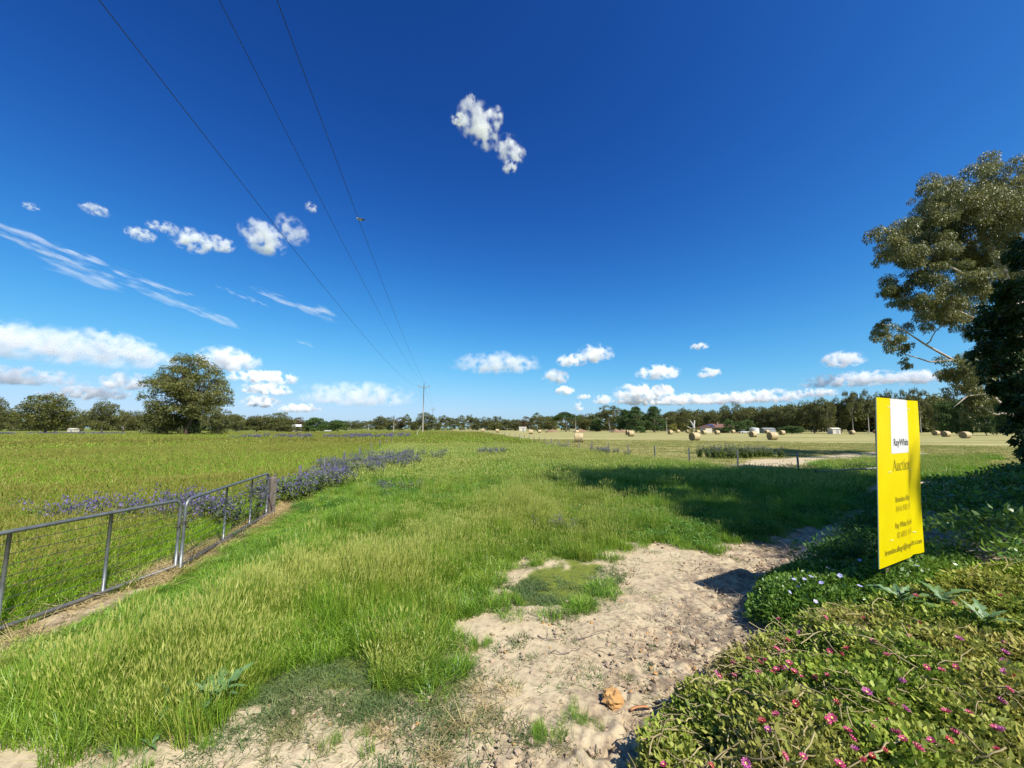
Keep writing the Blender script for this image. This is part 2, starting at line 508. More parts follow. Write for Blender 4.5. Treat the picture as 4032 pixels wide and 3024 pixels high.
# ------------------------------------------------------------------ grass tufts
def blade_tuft(seed, n, rad_, h0, h1, w, lean, heads=0.0, headlen=0.07, headw=0.014, flat=0.0):
    rg = np.random.default_rng(seed)
    th = rg.random(n) * 6.283; rr = rad_ * np.sqrt(rg.random(n))
    P = np.stack([rr * np.cos(th), rr * np.sin(th), np.full(n, -0.02)], 1)
    h = h0 + (h1 - h0) * rg.random(n) ** 1.3
    az = th + rg.normal(0, 1.2, n)
    L = lean * (0.3 + rg.random(n)) * h + flat * h
    d = np.stack([np.cos(az), np.sin(az), np.zeros(n)], 1)
    side = np.stack([-np.sin(az + rg.normal(0, .5, n)), np.cos(az + rg.normal(0, .5, n)), np.zeros(n)], 1)
    up = np.array([0, 0, 1.0])
    hz = h * (1 - 0.35 * flat)
    p0 = P; p1 = P + d * (L * .22)[:, None] + up * (hz * .52)[:, None]; p2 = P + d * L[:, None] + up * hz[:, None] * (1 - 0.25 * np.clip(L / h, 0, 1))[:, None]
    ww = w * (0.7 + 0.6 * rg.random(n))[:, None]
    V = np.stack([p0 - side * ww * .5, p0 + side * ww * .5, p1 - side * ww * .5, p1 + side * ww * .5, p2 - side * ww * .08, p2 + side * ww * .08], 1).reshape(-1, 3)
    b = np.arange(n)[:, None] * 6
    F = np.concatenate([b + np.array([0, 1, 3, 2]), b + np.array([2, 3, 5, 4])])
    r = np.repeat(rg.random(n), 6); hh = np.tile([0, 0, .5, .5, 1, 1], n)
    k = int(n * heads)
    if k:
        o_ = np.argsort(-h); p1, p2, d, side = p1[o_], p2[o_], d[o_], side[o_]
        t = p2[:k]; dr = unit(p2[:k] - p1[:k] + np.array([0, 0, .06])); hl = headlen * (0.7 + .6 * rg.random(k))[:, None]; hw = headw * (0.7 + .6 * rg.random(k))[:, None]
        for s_ in (side[:k], np.cross(dr, side[:k])):
            q = np.stack([t - dr * hl * .1, t + dr * hl * .4 + s_ * hw, t + dr * hl, t + dr * hl * .4 - s_ * hw], 1).reshape(-1, 3)
            o = len(V); V = np.concatenate([V, q]); F = np.concatenate([F, o + np.arange(4 * k).reshape(k, 4)])
            r = np.concatenate([r, np.repeat(rg.random(k), 4)]); hh = np.concatenate([hh, np.full(4 * k, 2.0)])
    return V, F, {'r': r, 'h': hh}
def tufts(name, mat, k, **kw):
    ms_ = []
    for i in range(k):
        V, F, a = blade_tuft(sum(map(ord, name)) + i * 31, **kw)
        ms_.append(np_mesh('%s_%d' % (name, i), V, F, a, mat))
    return proto_collection(name, ms_)
STRAW = (0.42, 0.34, 0.115)
M_verge = leafy('verge_grass', (0.055, 0.17, 0.015), (0.30, 0.50, 0.04), (0.40, 0.51, 0.08), 0.40, 0.38, 0.6, 0.4, tintcol=(0.42, 0.40, 0.08), head=(0.50, 0.52, 0.14))
M_field = leafy('field_grass', (0.15, 0.33, 0.02), (0.37, 0.57, 0.04), (0.43, 0.52, 0.07), 0.42, 0.5, 0.12, 0.25, tintcol=(0.22, 0.16, 0.035), head=(0.33, 0.31, 0.07))
M_couch = leafy('couch_grass', (0.075, 0.145, 0.045), (0.15, 0.225, 0.07), (0.2, 0.22, 0.09), 0.3, 0.6, 0.8, 0.25, tintcol=(0.30, 0.26, 0.11))
M_dry = leafy('dry_straw', (0.36, 0.27, 0.12), (0.52, 0.41, 0.20), None, 0.2, 0.7, 0.9, 0.2, tintcol=(0.16, 0.15, 0.045))
M_stub = leafy('mown_stubble', (0.28, 0.275, 0.085), (0.46, 0.42, 0.17), None, 0.25, 0.7, 0.25, 0.2, tintcol=(0.17, 0.22, 0.045))
M_weed = leafy('broad_weed', (0.055, 0.165, 0.02), (0.115, 0.27, 0.035), (0.14, 0.28, 0.04), 0.3, 0.5, 0.7, 0.35, tintcol=(0.08, 0.15, 0.05))
TC_green = tufts('green_tuft', M_verge, 5, n=120, rad_=.11, h0=.06, h1=.30, w=.0042, lean=.5)
TC_barley = tufts('barley_tuft', M_verge, 5, n=96, rad_=.12, h0=.10, h1=.44, w=.0038, lean=.24, heads=.16, headlen=.07, headw=.0036)
TC_short = tufts('couch_tuft', M_couch, 4, n=46, rad_=.09, h0=.02, h1=.075, w=.005, lean=1.4)
TC_field = tufts('field_tuft', M_field, 5, n=150, rad_=.20, h0=.14, h1=.55, w=.0055, lean=.42, heads=.07, headlen=.07, headw=.005)
TC_mid = tufts('meadow_tuft', M_verge, 5, n=110, rad_=.40, h0=.12, h1=.42, w=.010, lean=.42, heads=.08, headlen=.09, headw=.009)
TC_fmid = tufts('pasture_tuft', M_field, 5, n=110, rad_=.45, h0=.22, h1=.55, w=.012, lean=.4, heads=.07, headlen=.09, headw=.010)
TC_far = tufts('distant_tuft', M_field, 4, n=110, rad_=1.3, h0=.2, h1=.55, w=.045, lean=.5, heads=.08, headlen=.15, headw=.04)
TC_stub = tufts('stubble_tuft', M_stub, 4, n=90, rad_=.55, h0=.03, h1=.13, w=.014, lean=1.3)
TC_straw = tufts('straw_tuft', M_dry, 4, n=34, rad_=.10, h0=.06, h1=.24, w=.0055, lean=1.2, flat=.8)

def polar(n, r0, r1, a0=-58, a1=58, power=1.0, rg=rng):
    a = np.radians(a0 + (a1 - a0) * rg.random(n))
    r = r0 + (r1 - r0) * rg.random(n) if power == 1 else np.sqrt(r0 ** 2 + (r1 ** 2 - r0 ** 2) * rg.random(n))
    return r * np.sin(a), r * np.cos(a)
# where the verge turns to ripe barley (1) or stays deep green (0): (picture spot, radius in m, tint)
RIPE = [(gq(700, 1275), 1.0, 1.0), (gq(830, 1290), .8, 1.0), (gq(590, 1330), .7, .9), (gq(450, 1440), .7, .8), (gq(560, 1500), .4, .9), (gq(250, 1480), .6, .6),
        (gq(850, 1440), .35, 1.0), (gq(1150, 1130), 2.0, .9), (gq(1000, 1180), 1.2, .55), (gq(1240, 1090), 2.2, .6), (gq(1130, 1050), 3.2, .45), (gq(1000, 1000), 5, .5), (gq(1250, 985), 7, .75), (gq(1000, 960), 9, .6),
        (gq(40, 1420), .5, .5), (gq(330, 1560), .4, .8)]
def ripeness(x, y):
    t = np.zeros(len(x))
    for p, r_, w_ in RIPE:
        t = np.maximum(t, w_ * np.exp(-((x - p[0]) ** 2 + (y - p[1]) ** 2) / (r_ * r_)))
    return t
def sc(name, coll, x, y, k, lo, hi, label, tint=None, lean=.1, zs=None, sink=0.0):
    n = len(x)
    s_ = lo + (hi - lo) * rng.random(n)
    if zs is not None: s_ = np.stack([s_, s_, s_ * zs], 1)
    return scatter(name, coll, np.stack([x, y, surf(x, y) - sink], 1), upright(n, rng, lean), s_, rng.integers(0, k, n), label, tint)

# verge in front of the gates
x, y = polar(26000, 2.2, 17)
dm = dirt_mask(x, y)
keep = (poly_sd(x, y, COUCH) < -.1 + .2 * rng.random(len(x))) & (poly_sd(x, y, COUCH2) < -.04 + .12 * rng.random(len(x))) & (dm + .5 * (rng.random(len(x)) - .75) * (dm > -.5) < -0.04) & (left_field(x, y) < -0.28) & (mound_s(x, y) < 0.15) & (in_paddock(x, y) < 0)
keep &= (y > 3.0) | (rng.random(len(x)) < .7)
x, y, dm = x[keep], y[keep], dm[keep]
rp = ripeness(x, y) + (fbm(x * .9, y * .9, 55, 3) - .5) * .7
edge_h = 0.6 + 0.4 * sstep(0.05, 0.6, -dm)
lf = -left_field(x, y)
gate_h = 0.22 + 0.78 * sstep(0.3, 2.0, lf)
gate_h = np.where(y > 11, np.maximum(gate_h, .7), gate_h)
hz_ = edge_h * gate_h * (0.12 + 1.6 * fbm(x * 1.5, y * 1.5, 56, 3)) * (.7 + .6 * rng.random(len(x)))
is_b = rp > rng.random(len(x)) * .85 + .12
sc('verge_grass', TC_green, x[~is_b], y[~is_b], 5, .8, 1.25, 'green leafy grass of the verge between the gates and the bare soil', np.clip(rp[~is_b] * .4, 0, 1), zs=hz_[~is_b])
sc('barley_grass', TC_barley, x[is_b], y[is_b], 5, .8, 1.2, 'ripening barley grass with pale yellow seed heads in the verge', np.clip(rp[is_b], 0, 1) * (.15 + .65 * rng.random(is_b.sum())), zs=hz_[is_b])
kt = rng.random(len(x)) < .035
sc('tall_seed_stalks', TC_barley, x[kt], y[kt], 5, .7, 1.0, 'scattered taller pale seed stalks standing above the verge grass', .6 + .4 * rng.random(kt.sum()), lean=.16, zs=np.clip(hz_[kt] * 1.25, .5, 1.5))
# short blue-green couch on the soil and round its edge
x, y = polar(30000, 2.0, 13)
dm = dirt_mask(x, y)
c = poly_sd(x, y, COUCH); c2 = poly_sd(x, y, COUCH2)
patch = fbm(x * 1.3, y * 1.3, 77, 3)
lowleft = (1 - sstep(3.5, 4.3, y)) * (1 - sstep(-.9, .1, x))
p = np.where(dm < 0, .22, .10 * sstep(.42, .62, patch)) + .85 * sstep(-.25, .1, c) * sstep(.36, .5, patch) + .9 * sstep(-.15, .1, c2) * sstep(.28, .4, patch) + .65 * lowleft * sstep(.40, .58, patch) * (.12 + .88 * sstep(2.95, 3.2, y)) + .5 * np.exp(-(dm / .22) ** 2) * sstep(.4, .6, patch)
keep = (rng.random(len(x)) < p) & (left_field(x, y) < -.3) & (mound_s(x, y) < -0.25)
x, y = x[keep], y[keep]
sc('couch_grass', TC_short, x, y, 4, .55, 1.25, 'short blue-green couch grass creeping over the bare soil', np.clip((fbm(x * 2, y * 2, 78, 2) - .45) * 2, 0, .8))
# field behind the gates
x, y = polar(15000, 3.2, 19, -58, -8)
keep = (left_field(x, y) > .12)
x, y = x[keep], y[keep]
gs = gate_strip(x, y)
keep = rng.random(len(x)) > sstep(-.7, .0, gs) * .97
x, y, gs = x[keep], y[keep], gs[keep]
tn = np.clip((fbm(x * .5, y * .5, 81, 3) - .52) * 2.0, 0, .8)
sc('pasture_grass_near', TC_field, x, y, 5, .75, 1.2, 'tall bright yellow-green pasture grass just behind the pipe gates', tn, zs=(.35 + .6 * sstep(.1, 1.6, left_field(x, y))) * (.8 + .4 * fbm(x, y, 82, 2)))
# flattened straw along the gates
x = []; y = []
yy = 2.6 + 15 * rng.random(3000); xx = np.interp(yy, GATE_Y, GATE_X) + rng.normal(0, .26, len(yy))
keep = (gate_strip(xx, yy) > -.05 - .25 * rng.random(len(xx)) ** 2) & (rng.random(len(xx)) < .25 + .9 * sstep(.4, .6, fbm(xx * 1.5, yy * 1.5, 15, 2)))
sc('flattened_straw', TC_straw, xx[keep], yy[keep], 4, .5, 1.1, 'flattened dry straw lying along the foot of the gates', np.clip(rng.normal(.1, .25, keep.sum()), 0, 1), lean=.3, zs=.16)
# mid distance
x, y = polar(30000, 15.5, 52, power=2)
lf = left_field(x, y); ip = in_paddock(x, y)
k1 = (lf < 0) & (ip < -.2) & (dirt_mask(x, y) < 0.05)
rp = np.clip(ripeness(x, y) + (fbm(x * .25, y * .25, 91, 3) - .5) * .9, 0, 1)
sc('verge_meadow', TC_mid, x[k1], y[k1], 5, .75, 1.2, 'green and straw-tipped grass of the long verge beyond the soil', rp[k1], zs=.75 + .35 * fbm(x[k1] * .4, y[k1] * .4, 92, 2))
k2 = lf >= 0
tn = np.clip((fbm(x * .16, y * .16, 93, 3) - .55) * 2.4, 0, .8)
sc('pasture_grass', TC_fmid, x[k2], y[k2], 5, .8, 1.25, 'bright yellow-green pasture grass of the wide field left of the verge', tn[k2])
x, y = polar(26000, 48, 150, power=2)
lf = left_field(x, y); ip = in_paddock(x, y)
k = (ip < -.5)
tn = np.clip((fbm(x * .05, y * .05, 95, 3) - .45) * 2.4 + .15, 0, .95)
sc('distant_pasture_grass', TC_far, x[k], y[k], 4, .75, 1.15, 'olive and yellow-green grass of the far flat fields', tn[k], zs=.8)
# mown stubble
x, y = polar(20000, 16, 75, -5, 58, power=2)
ip = in_paddock(x, y); k = (ip > -.3) & (dirt_mask(x, y) < .0)
x, y = x[k], y[k]
sc('hay_stubble', TC_stub, x, y, 4, .7, 1.3, 'mown straw-coloured stubble of the hay paddock', np.clip((fbm(x * .2, y * .5, 96, 3) - .35) * 2.2, 0, 1), zs=.8)

x, y = polar(9000, 12, 30, 15, 58, power=2)
k = (poly_sd(x, y, LAWN) + (fbm(x * .5, y * .5, 19, 3) - .6) * 4.0 > -.3) & (dirt_mask(x, y) < .05) & (mound_s(x, y) < 0)
sc('lawn_grass', TC_green, x[k], y[k], 5, 1.6, 2.4, 'short green grass between the pickets and the shaded track', None, zs=.35)
# ------------------------------------------------------------------ trees
M_bark = solid('gum_bark', (0.30, 0.245, 0.19), (0.15, 0.115, 0.085), 3.0, 0.9, bump=0.5, bscale=12, stretch=(1, 1, .25))
M_bark_pale = solid('pale_gum_bark', (0.50, 0.45, 0.39), (0.26, 0.21, 0.165), 2.2, 0.85, bump=0.3, bscale=10, stretch=(1, 1, .3))
M_bark_red = solid('red_gum_bark', (0.235, 0.13, 0.08), (0.14, 0.085, 0.06), 3.0, 0.9, bump=0.5, bscale=8, stretch=(1, 1, .25))
M_dead = solid('bleached_dead_wood', (0.56, 0.53, 0.48), (0.36, 0.33, 0.30), 3.0, 0.85, bump=.3)
M_gum = leafy('gum_leaves', (0.0917, 0.1074, 0.0216), (0.1848, 0.1791, 0.0405), None, 0.22, 0.5, 0.12, 0.4)
M_gum_far = leafy('distant_gum_leaves', (0.0880, 0.1016, 0.0278), (0.1761, 0.1720, 0.0482), None, 0.2, 0.55, 0.05, 0.3)
M_gum_gold = leafy('golden_gum_leaves', (0.095, 0.115, 0.030), (0.27, 0.255, 0.070), None, 0.28, 0.45, 0.25, 0.45)
M_pine = leafy('pine_needles', (0.0456, 0.0851, 0.0243), (0.0943, 0.1490, 0.0395), None, 0.12, 0.6, 0.1, 0.25)
M_bushy = leafy('bushy_leaves', (0.0560, 0.1050, 0.0252), (0.1190, 0.1750, 0.0420), None, 0.2, 0.55, 0.1, 0.3)
M_brown = leafy('rusty_leaves', (0.1163, 0.0918, 0.0465), (0.1836, 0.1346, 0.0673), None, 0.2, 0.6, 0.1, 0.25)
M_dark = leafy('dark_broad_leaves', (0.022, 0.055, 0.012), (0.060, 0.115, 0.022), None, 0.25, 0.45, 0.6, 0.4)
M_yellow = leafy('yellow_leaves', (0.22, 0.20, 0.035), (0.33, 0.29, 0.06), None, 0.25, 0.55, 0.3, 0.3)

def blob_leaves(rg, centers, radii, per, size, width, droop=0.3, flat=0.7, dome=0.35):
    """leaves through clusters; each cluster is a shallow dome with more leaves on its skin"""
    P = []; D = []; Rr = []
    for c, r_, n in zip(centers, radii, per):
        d = unit(rg.normal(size=(n, 3)))
        d[:, 2] = np.where(d[:, 2] < -dome, -d[:, 2] * .5, d[:, 2])
        rr = r_ * (0.35 + 0.65 * rg.random(n) ** 0.5)[:, None]
        p = c + d * rr * np.array([1, 1, flat])
        P.append(p)
        g = unit(d + rg.normal(0, .55, (n, 3)) + np.array([0, 0, -droop * 2]))
        D.append(g); Rr.append(np.clip(0.35 + rg.normal(0, .12) + rg.normal(0, .22, n), 0, 1))
    P = np.concatenate(P); D = np.concatenate(D)
    sz = size * (0.6 + 0.8 * rg.random(len(P)))
    return leaf_quads(P, D, sz, width, rg, r=np.concatenate(Rr))

def limb(a, b, r0, r1, rg, n=6, sag=0.12, wob=0.05):
    a = np.asarray(a, float); b = np.asarray(b, float); L = np.linalg.norm(b - a)
    t = np.linspace(0, 1, n)[:, None]
    p = a + (b - a) * t
    p[:, 2] += (np.sin(t[:, 0] * np.pi) * sag * L)
    w = rg.normal(0, wob * L, (n, 3)); w[0] = 0; w[-1] = 0
    p += w
    return p, r0 + (r1 - r0) * t[:, 0] ** .8

def crown_points(rg, shape, n):
    """cluster centres in a unit tree (height 1, half width .5): position, radius"""
    C = []; Rd = []
    if shape in ('gum', 'round', 'open', 'lone'):
        z0 = {'gum': .10, 'round': .04, 'open': .36, 'lone': .12}[shape]
        tries = 0
        while len(C) < n and tries < 6000:
            tries += 1
            p = unit(rg.normal(size=3)); k = rg.random() ** .38
            z = z0 + (1 - z0) * (0.5 + 0.5 * p[2] * k)
            prof = {'gum': .47, 'round': .48, 'open': .45, 'lone': .47}[shape]
            bulge = 1.0 if shape not in ('round', 'lone') else 0.75 + .5 * (1 - abs(2 * (z - z0) / (1 - z0) - .8)) * .6
            c = np.array([p[0] * k * prof * bulge, p[1] * k * prof * bulge, z - .06])
            r_ = rg.uniform(.10, .17) if shape in ('gum', 'round') else rg.uniform(.075, .13)
            if all(np.linalg.norm((c - q) * np.array([1, 1, 1.2])) > (.08 if shape == 'lone' else .095) for q in C):
                C.append(c); Rd.append(r_)
    elif shape == 'pine':
        for i in range(n):
            z = .10 + .86 * (i + rg.random()) / n
            w = .46 * (1 - ((z - .35) / .66) ** 2 if z > .35 else .8 + .2 * z / .35)
            a = rg.random() * 6.283; k = rg.random() ** .5
            C.append(np.array([math.cos(a) * w * k, math.sin(a) * w * k, z])); Rd.append(rg.uniform(.10, .15))
    elif shape == 'umbrella':
        for i in range(n):
            a = rg.random() * 6.283; k = rg.random() ** .5
            C.append(np.array([math.cos(a) * .46 * k, math.sin(a) * .46 * k, .60 + .30 * (1 - k * k) + rg.normal(0, .03)])); Rd.append(rg.uniform(.10, .14))
    elif shape == 'bush':
        for i in range(n):
            a = rg.random() * 6.283; k = rg.random() ** .5; z = rg.random()
            w = .44 * math.sqrt(max(0.05, 1 - (max(z - .25, 0) / .8) ** 2))
            C.append(np.array([math.cos(a) * w * k, math.sin(a) * w * k, .06 + .80 * z])); Rd.append(rg.uniform(.14, .2))
    return np.array(C), np.array(Rd)

def unit_tree(seed, shape, leafmat, barkmat, ncl=40, leaves=2600, lsize=.035, lwidth=.45, trunk=.028, droop=.3, flat=.62):
    """trunk and crown meshes of a tree of height 1 and width about 1"""
    rg = np.random.default_rng(seed)
    C, Rd = crown_points(rg, shape, ncl)
    ts = TubeSet()
    fork = {'gum': .24, 'lone': .22, 'round': .12, 'open': .42, 'pine': .9, 'umbrella': .34, 'bush': .05}[shape]
    lean = rg.normal(0, .03, 2)
    top = np.array([lean[0], lean[1], fork])
    p = np.array([[0, 0, -.03], [lean[0] * .3, lean[1] * .2, fork * .35], [lean[0] * .7, lean[1] * .9, fork * .7], top])
    ts.add(p, [trunk * 1.35, trunk * 1.05, trunk * .95, trunk * .85], 7)
    if shape != 'pine':
        nm = {'gum': 5, 'lone': 7, 'round': 5, 'open': 4, 'umbrella': 6, 'bush': 4}[shape]
        mains = []
        for i in range(nm):
            a = i * 6.283 / nm + rg.normal(0, .3)
            e = top + np.array([math.cos(a) * rg.uniform(.10, .2), math.sin(a) * rg.uniform(.1, .2), (C[:, 2].mean() - fork) * rg.uniform(.55, .9)])
            q, rr = limb(top, e, trunk * .62, trunk * .34, rg, 5, -.04, .03); ts.add(q, rr, 5); mains.append(e)
        for c in C:
            j = np.argmin([np.linalg.norm(c - m_) for m_ in mains])
            q, rr = limb(mains[j], c, trunk * .26, trunk * .06, rg, 4, .06, .05); ts.add(q, rr, 4)
    else:
        for c in C[::2]:
            q, rr = limb((0, 0, c[2] * .9), c, trunk * .25, trunk * .06, rg, 3, .03, .02); ts.add(q, rr, 4)
    per = np.maximum(6, (leaves * Rd ** 2 / (Rd ** 2).sum()).astype(int))
    V, F, r_ = blob_leaves(rg, C, Rd, per, lsize, lwidth, droop, flat)
    V[:, 2] = np.maximum(V[:, 2], .008)
    k = 1.0 / max(V[:, 2].max(), .5); kw = .5 / np.percentile(np.abs(V[:, :2]), 99.0); V = V * np.array([kw, kw, k])
    ts.V = [v_ * np.array([kw, kw, k]) for v_ in ts.V]
    return ts.mesh('trunk', barkmat), np_mesh('crown', V, F, {'r': r_}, leafmat)

KINDS = {}
def kind(name, *args, **kw):
    KINDS[name] = unit_tree(*args, **kw)
for i in range(4):
    kind('gum%d' % i, 100 + i, 'gum', M_gum_far, M_bark, 60, 7500, .040, .5, .024, .3, .8)
for i in range(3):
    kind('open%d' % i, 120 + i, 'open', M_gum_far, M_bark_pale, 34, 4500, .040, .45, .02, .3, .75)
for i in range(2):
    kind('round%d' % i, 140 + i, 'round', M_gum, M_bark, 90, 12000, .034, .48, .02, .3, .8)
kind('brown0', 150, 'gum', M_brown, M_bark, 54, 6000, .042, .5, .02, .3, .8)
kind('pine0', 160, 'pine', M_pine, M_bark, 90, 9000, .040, .5, .03, .1, .7)
kind('pine1', 161, 'pine', M_pine, M_bark, 80, 9000, .040, .5, .03, .1, .7)
kind('umbrella0', 170, 'umbrella', M_pine, M_bark, 60, 8000, .036, .5, .026, .0, .6)
kind('bush0', 180, 'bush', M_bushy, M_bark, 50, 6500, .050, .55, .02)
kind('bush1', 181, 'bush', M_bushy, M_bark, 50, 6500, .050, .55, .02)
kind('grey0', 190, 'bush', M_gum_far, M_bark, 50, 6500, .048, .5, .02)
kind('yellow0', 191, 'bush', M_yellow, M_bark, 20, 1500, .07, .6, .02)

def place_tree(k, x, y, w, h, rz, name, label, group=None, cat='tree', zoff=0.0):
    t = thing(name, label, cat, (x, y, T(x, y) + zoff), rz, group)
    a = link('trunk', KINDS[k][0], t); b = link('crown', KINDS[k][1], t)
    t.scale = (w, w, h)
    return t
LAND = [(731, 'the lone big gum'), (1664, 'the nearest power pole'), (2228, 'the umbrella pine'), (2830, 'the red-roofed house'), (3500, 'the yellow board')]
ORD = ['first', 'second', 'third', 'fourth', 'fifth', 'sixth', 'seventh', 'eighth', 'ninth', 'tenth', 'eleventh', 'twelfth', 'thirteenth', 'fourteenth', 'fifteenth', 'sixteenth', 'seventeenth', 'eighteenth']
DESC = {'gum': 'olive gum tree', 'open': 'pale-stemmed open gum tree', 'round': 'dense rounded gum', 'brown': 'rusty-leaved gum tree', 'pine': 'dark broad pine', 'umbrella': 'umbrella pine', 'bush': 'bushy green tree', 'grey': 'grey-green bushy tree'}
# (left, right, top in photograph pixels, distance, kind)
ROW = [(-70, 30, 1563, 150, 'gum0'), (25, 80, 1622, 215, 'gum1'), (74, 287, 1549, 150, 'round0'), (275, 350, 1632, 190, 'gum2'), (340, 462, 1575, 155, 'gum3'), (450, 522, 1612, 170, 'gum1'),
       (515, 592, 1613, 170, 'gum0'), (570, 700, 1600, 110, 'grey0'), (895, 968, 1630, 210, 'gum2'), (960, 1060, 1634, 185, 'gum3'), (1040, 1150, 1622, 180, 'gum0'), (1085, 1150, 1660, 150, 'grey0'),
       (1140, 1205, 1642, 230, 'brown0'), (1200, 1276, 1644, 165, 'bush0'), (1262, 1302, 1658, 185, 'pine1'), (1293, 1360, 1653, 170, 'bush1'), (1352, 1380, 1656, 250, 'gum1'),
       (1376, 1424, 1655, 380, 'gum2'), (1420, 1472, 1657, 390, 'open0'), (1464, 1520, 1636, 270, 'gum3'), (1512, 1556, 1640, 280, 'gum0'), (1550, 1592, 1642, 285, 'brown0'), (1584, 1618, 1631, 280, 'open1'),
       (1612, 1656, 1656, 300, 'gum1'), (1646, 1716, 1623, 270, 'gum2'), (1712, 1736, 1655, 300, 'gum0'), (1730, 1768, 1634, 280, 'open2'), (1764, 1798, 1645, 285, 'open0'), (1796, 1838, 1635, 280, 'open1'),
       (1834, 1866, 1633, 285, 'open2'), (1860, 1902, 1642, 290, 'gum3'), (1896, 1940, 1641, 290, 'gum0'), (1928, 1976, 1660, 270, 'round1'), (1936, 1972, 1638, 300, 'open0'), (1966, 2012, 1648, 290, 'gum1'), (2006, 2054, 1651, 290, 'gum2'),
       (2050, 2098, 1639, 280, 'brown0'), (2090, 2140, 1625, 270, 'open1'), (2134, 2192, 1636, 265, 'gum3'), (2184, 2272, 1622, 240, 'umbrella0'), (2266, 2330, 1628, 255, 'gum0'), (2318, 2364, 1623, 250, 'gum1'), (2328, 2370, 1648, 235, 'bush0'),
       (2362, 2442, 1595, 225, 'open2'), (2430, 2500, 1612, 215, 'pine0'), (2464, 2548, 1600, 205, 'pine1'), (2540, 2612, 1599, 205, 'pine0'), (2604, 2664, 1619, 225, 'gum2'), (2656, 2714, 1603, 225, 'gum3'),
       (2706, 2760, 1612, 230, 'gum0'), (2750, 2800, 1616, 230, 'gum1'), (2790, 2845, 1613, 225, 'gum2'), (2838, 2888, 1590, 205, 'gum3'), (2880, 2932, 1583, 200, 'gum0'), (2922, 2984, 1603, 190, 'gum1'), (2976, 3040, 1601, 185, 'gum2'),
       (3032, 3112, 1593, 180, 'gum3'), (3100, 3180, 1580, 172, 'gum0'), (3170, 3240, 1570, 165, 'gum1'), (3225, 3292, 1564, 160, 'gum2'), (3280, 3340, 1560, 165, 'gum3'), (3322, 3395, 1538, 160, 'open0'), (3385, 3455, 1536, 158, 'open1'),
       (3445, 3540, 1535, 160, 'gum1'), (3540, 3600, 1534, 165, 'open2'), (3590, 3660, 1528, 165, 'open0'), (3655, 3705, 1545, 170, 'gum0'), (3690, 3780, 1578, 125, 'bush0'), (3765, 3850, 1570, 122, 'bush1'), (3840, 3925, 1566, 118, 'bush0'), (3915, 4000, 1560, 112, 'bush1'), (3990, 4090, 1550, 108, 'bush0')]
rgt = np.random.default_rng(5)
cnt = {}
for (xl, xr, top, d, k) in ROW:
    pc = (xl + xr) / 2
    p = at_depth(pc, 1686, d)
    ztop = at_depth(pc, top, d)[2]
    w = (xr - xl) / FPX * d * 1.22 * math.cos(math.atan2(abs(p[0]), d)); h = (ztop - T(p[0], d)) * 1.04
    base = k.rstrip('0123456789')
    lm = [l for l in LAND if l[0] < pc]
    if base == 'umbrella':
        lab = 'wide flat-topped umbrella pine with dark bare trunk in the far tree line'
    else:
        nm_ = lm[-1][1] if lm else 'the left photo edge'
        cnt[nm_] = cnt.get(nm_, 0) + 1
        lab = '%s, %s in the far row rightward from %s' % (DESC[base], ORD[cnt[nm_] - 1] if cnt[nm_] <= 18 else 'last', nm_)
    place_tree(k, p[0], d, w, h, rgt.random() * 6.28, {'pine': 'pine_tree', 'umbrella': 'umbrella_pine', 'bush': 'bushy_tree', 'grey': 'bushy_tree'}.get(base, 'gum_tree'), lab, 'trees of the far tree row')
# the wood behind the front row, one mass
tsV = []; tsF = []; tsR = []; nv = 0
rgw = np.random.default_rng(12)
for px in np.arange(-200, 4300, 17.0):
    d = np.interp(px, [-200, 1000, 1380, 1460, 1700, 2100, 2500, 3000, 3500, 4300], [235, 260, 420, 420, 340, 330, 270, 230, 200, 185]) * rgw.uniform(1.0, 1.2)
    top = np.interp(px, [-200, 300, 900, 1380, 1460, 2000, 2300, 2600, 2900, 3200, 3500, 3700, 4300], [1632, 1640, 1640, 1664, 1664, 1658, 1640, 1625, 1615, 1595, 1565, 1568, 1560]) + rgw.normal(0, 5)
    p = at_depth(px, 1686, d); h = at_depth(px, top, d)[2]; w = rgw.uniform(1.0, 1.6) * 30 / FPX * d
    k = rgw.integers(7, 11)
    cz = h * (.04 + .84 * rgw.random(k)); C = np.stack([p[0] + rgw.normal(0, w * .5, k), d + rgw.normal(0, w * .4, k), cz], 1)
    Rd = h * rgw.uniform(.13, .24, k)
    V, F, r_ = blob_leaves(rgw, C, Rd, np.full(k, 170), h * .075, .55, .3, .85)
    tsV.append(V); tsF.append(F + nv); tsR.append(r_); nv += len(V)
wood = link('far_wood', np_mesh('far_wood', np.concatenate(tsV), np.concatenate(tsF), {'r': np.concatenate(tsR)}, M_gum_far))
tag(wood, 'dim olive wood closing the view behind the front row of trees', None, None, 'stuff')

# the lone big gum in the left field
kind('biggum', 305, 'lone', M_gum, M_bark_red, 120, 36000, .021, .40, .026, .6, .85)
bp = at_depth(731, 1686, 94)
place_tree('biggum', bp[0], 94, 16.3, at_depth(731, 1383, 94)[2] - T(bp[0], 94), 1.1, 'gum_tree', 'huge spreading gum tree with reddish trunk standing alone in the left field')
for (xl, xr, top, d, lab) in [(800, 905, 1592, 88, 'slender young gum growing at the right foot of the huge lone gum'), (575, 690, 1618, 92, 'low drooping sapling under the left side of the huge lone gum'), (690, 800, 1600, 101, 'leafy sapling directly behind the trunk of the huge lone gum')]:
    pc = (xl + xr) / 2; p = at_depth(pc, 1686, d)
    place_tree('gum%d' % (d % 4), p[0], d, (xr - xl) / FPX * d * .95, at_depth(pc, top, d)[2] - T(p[0], d), d * 1.3, 'young_gum', lab, 'saplings round the lone gum')

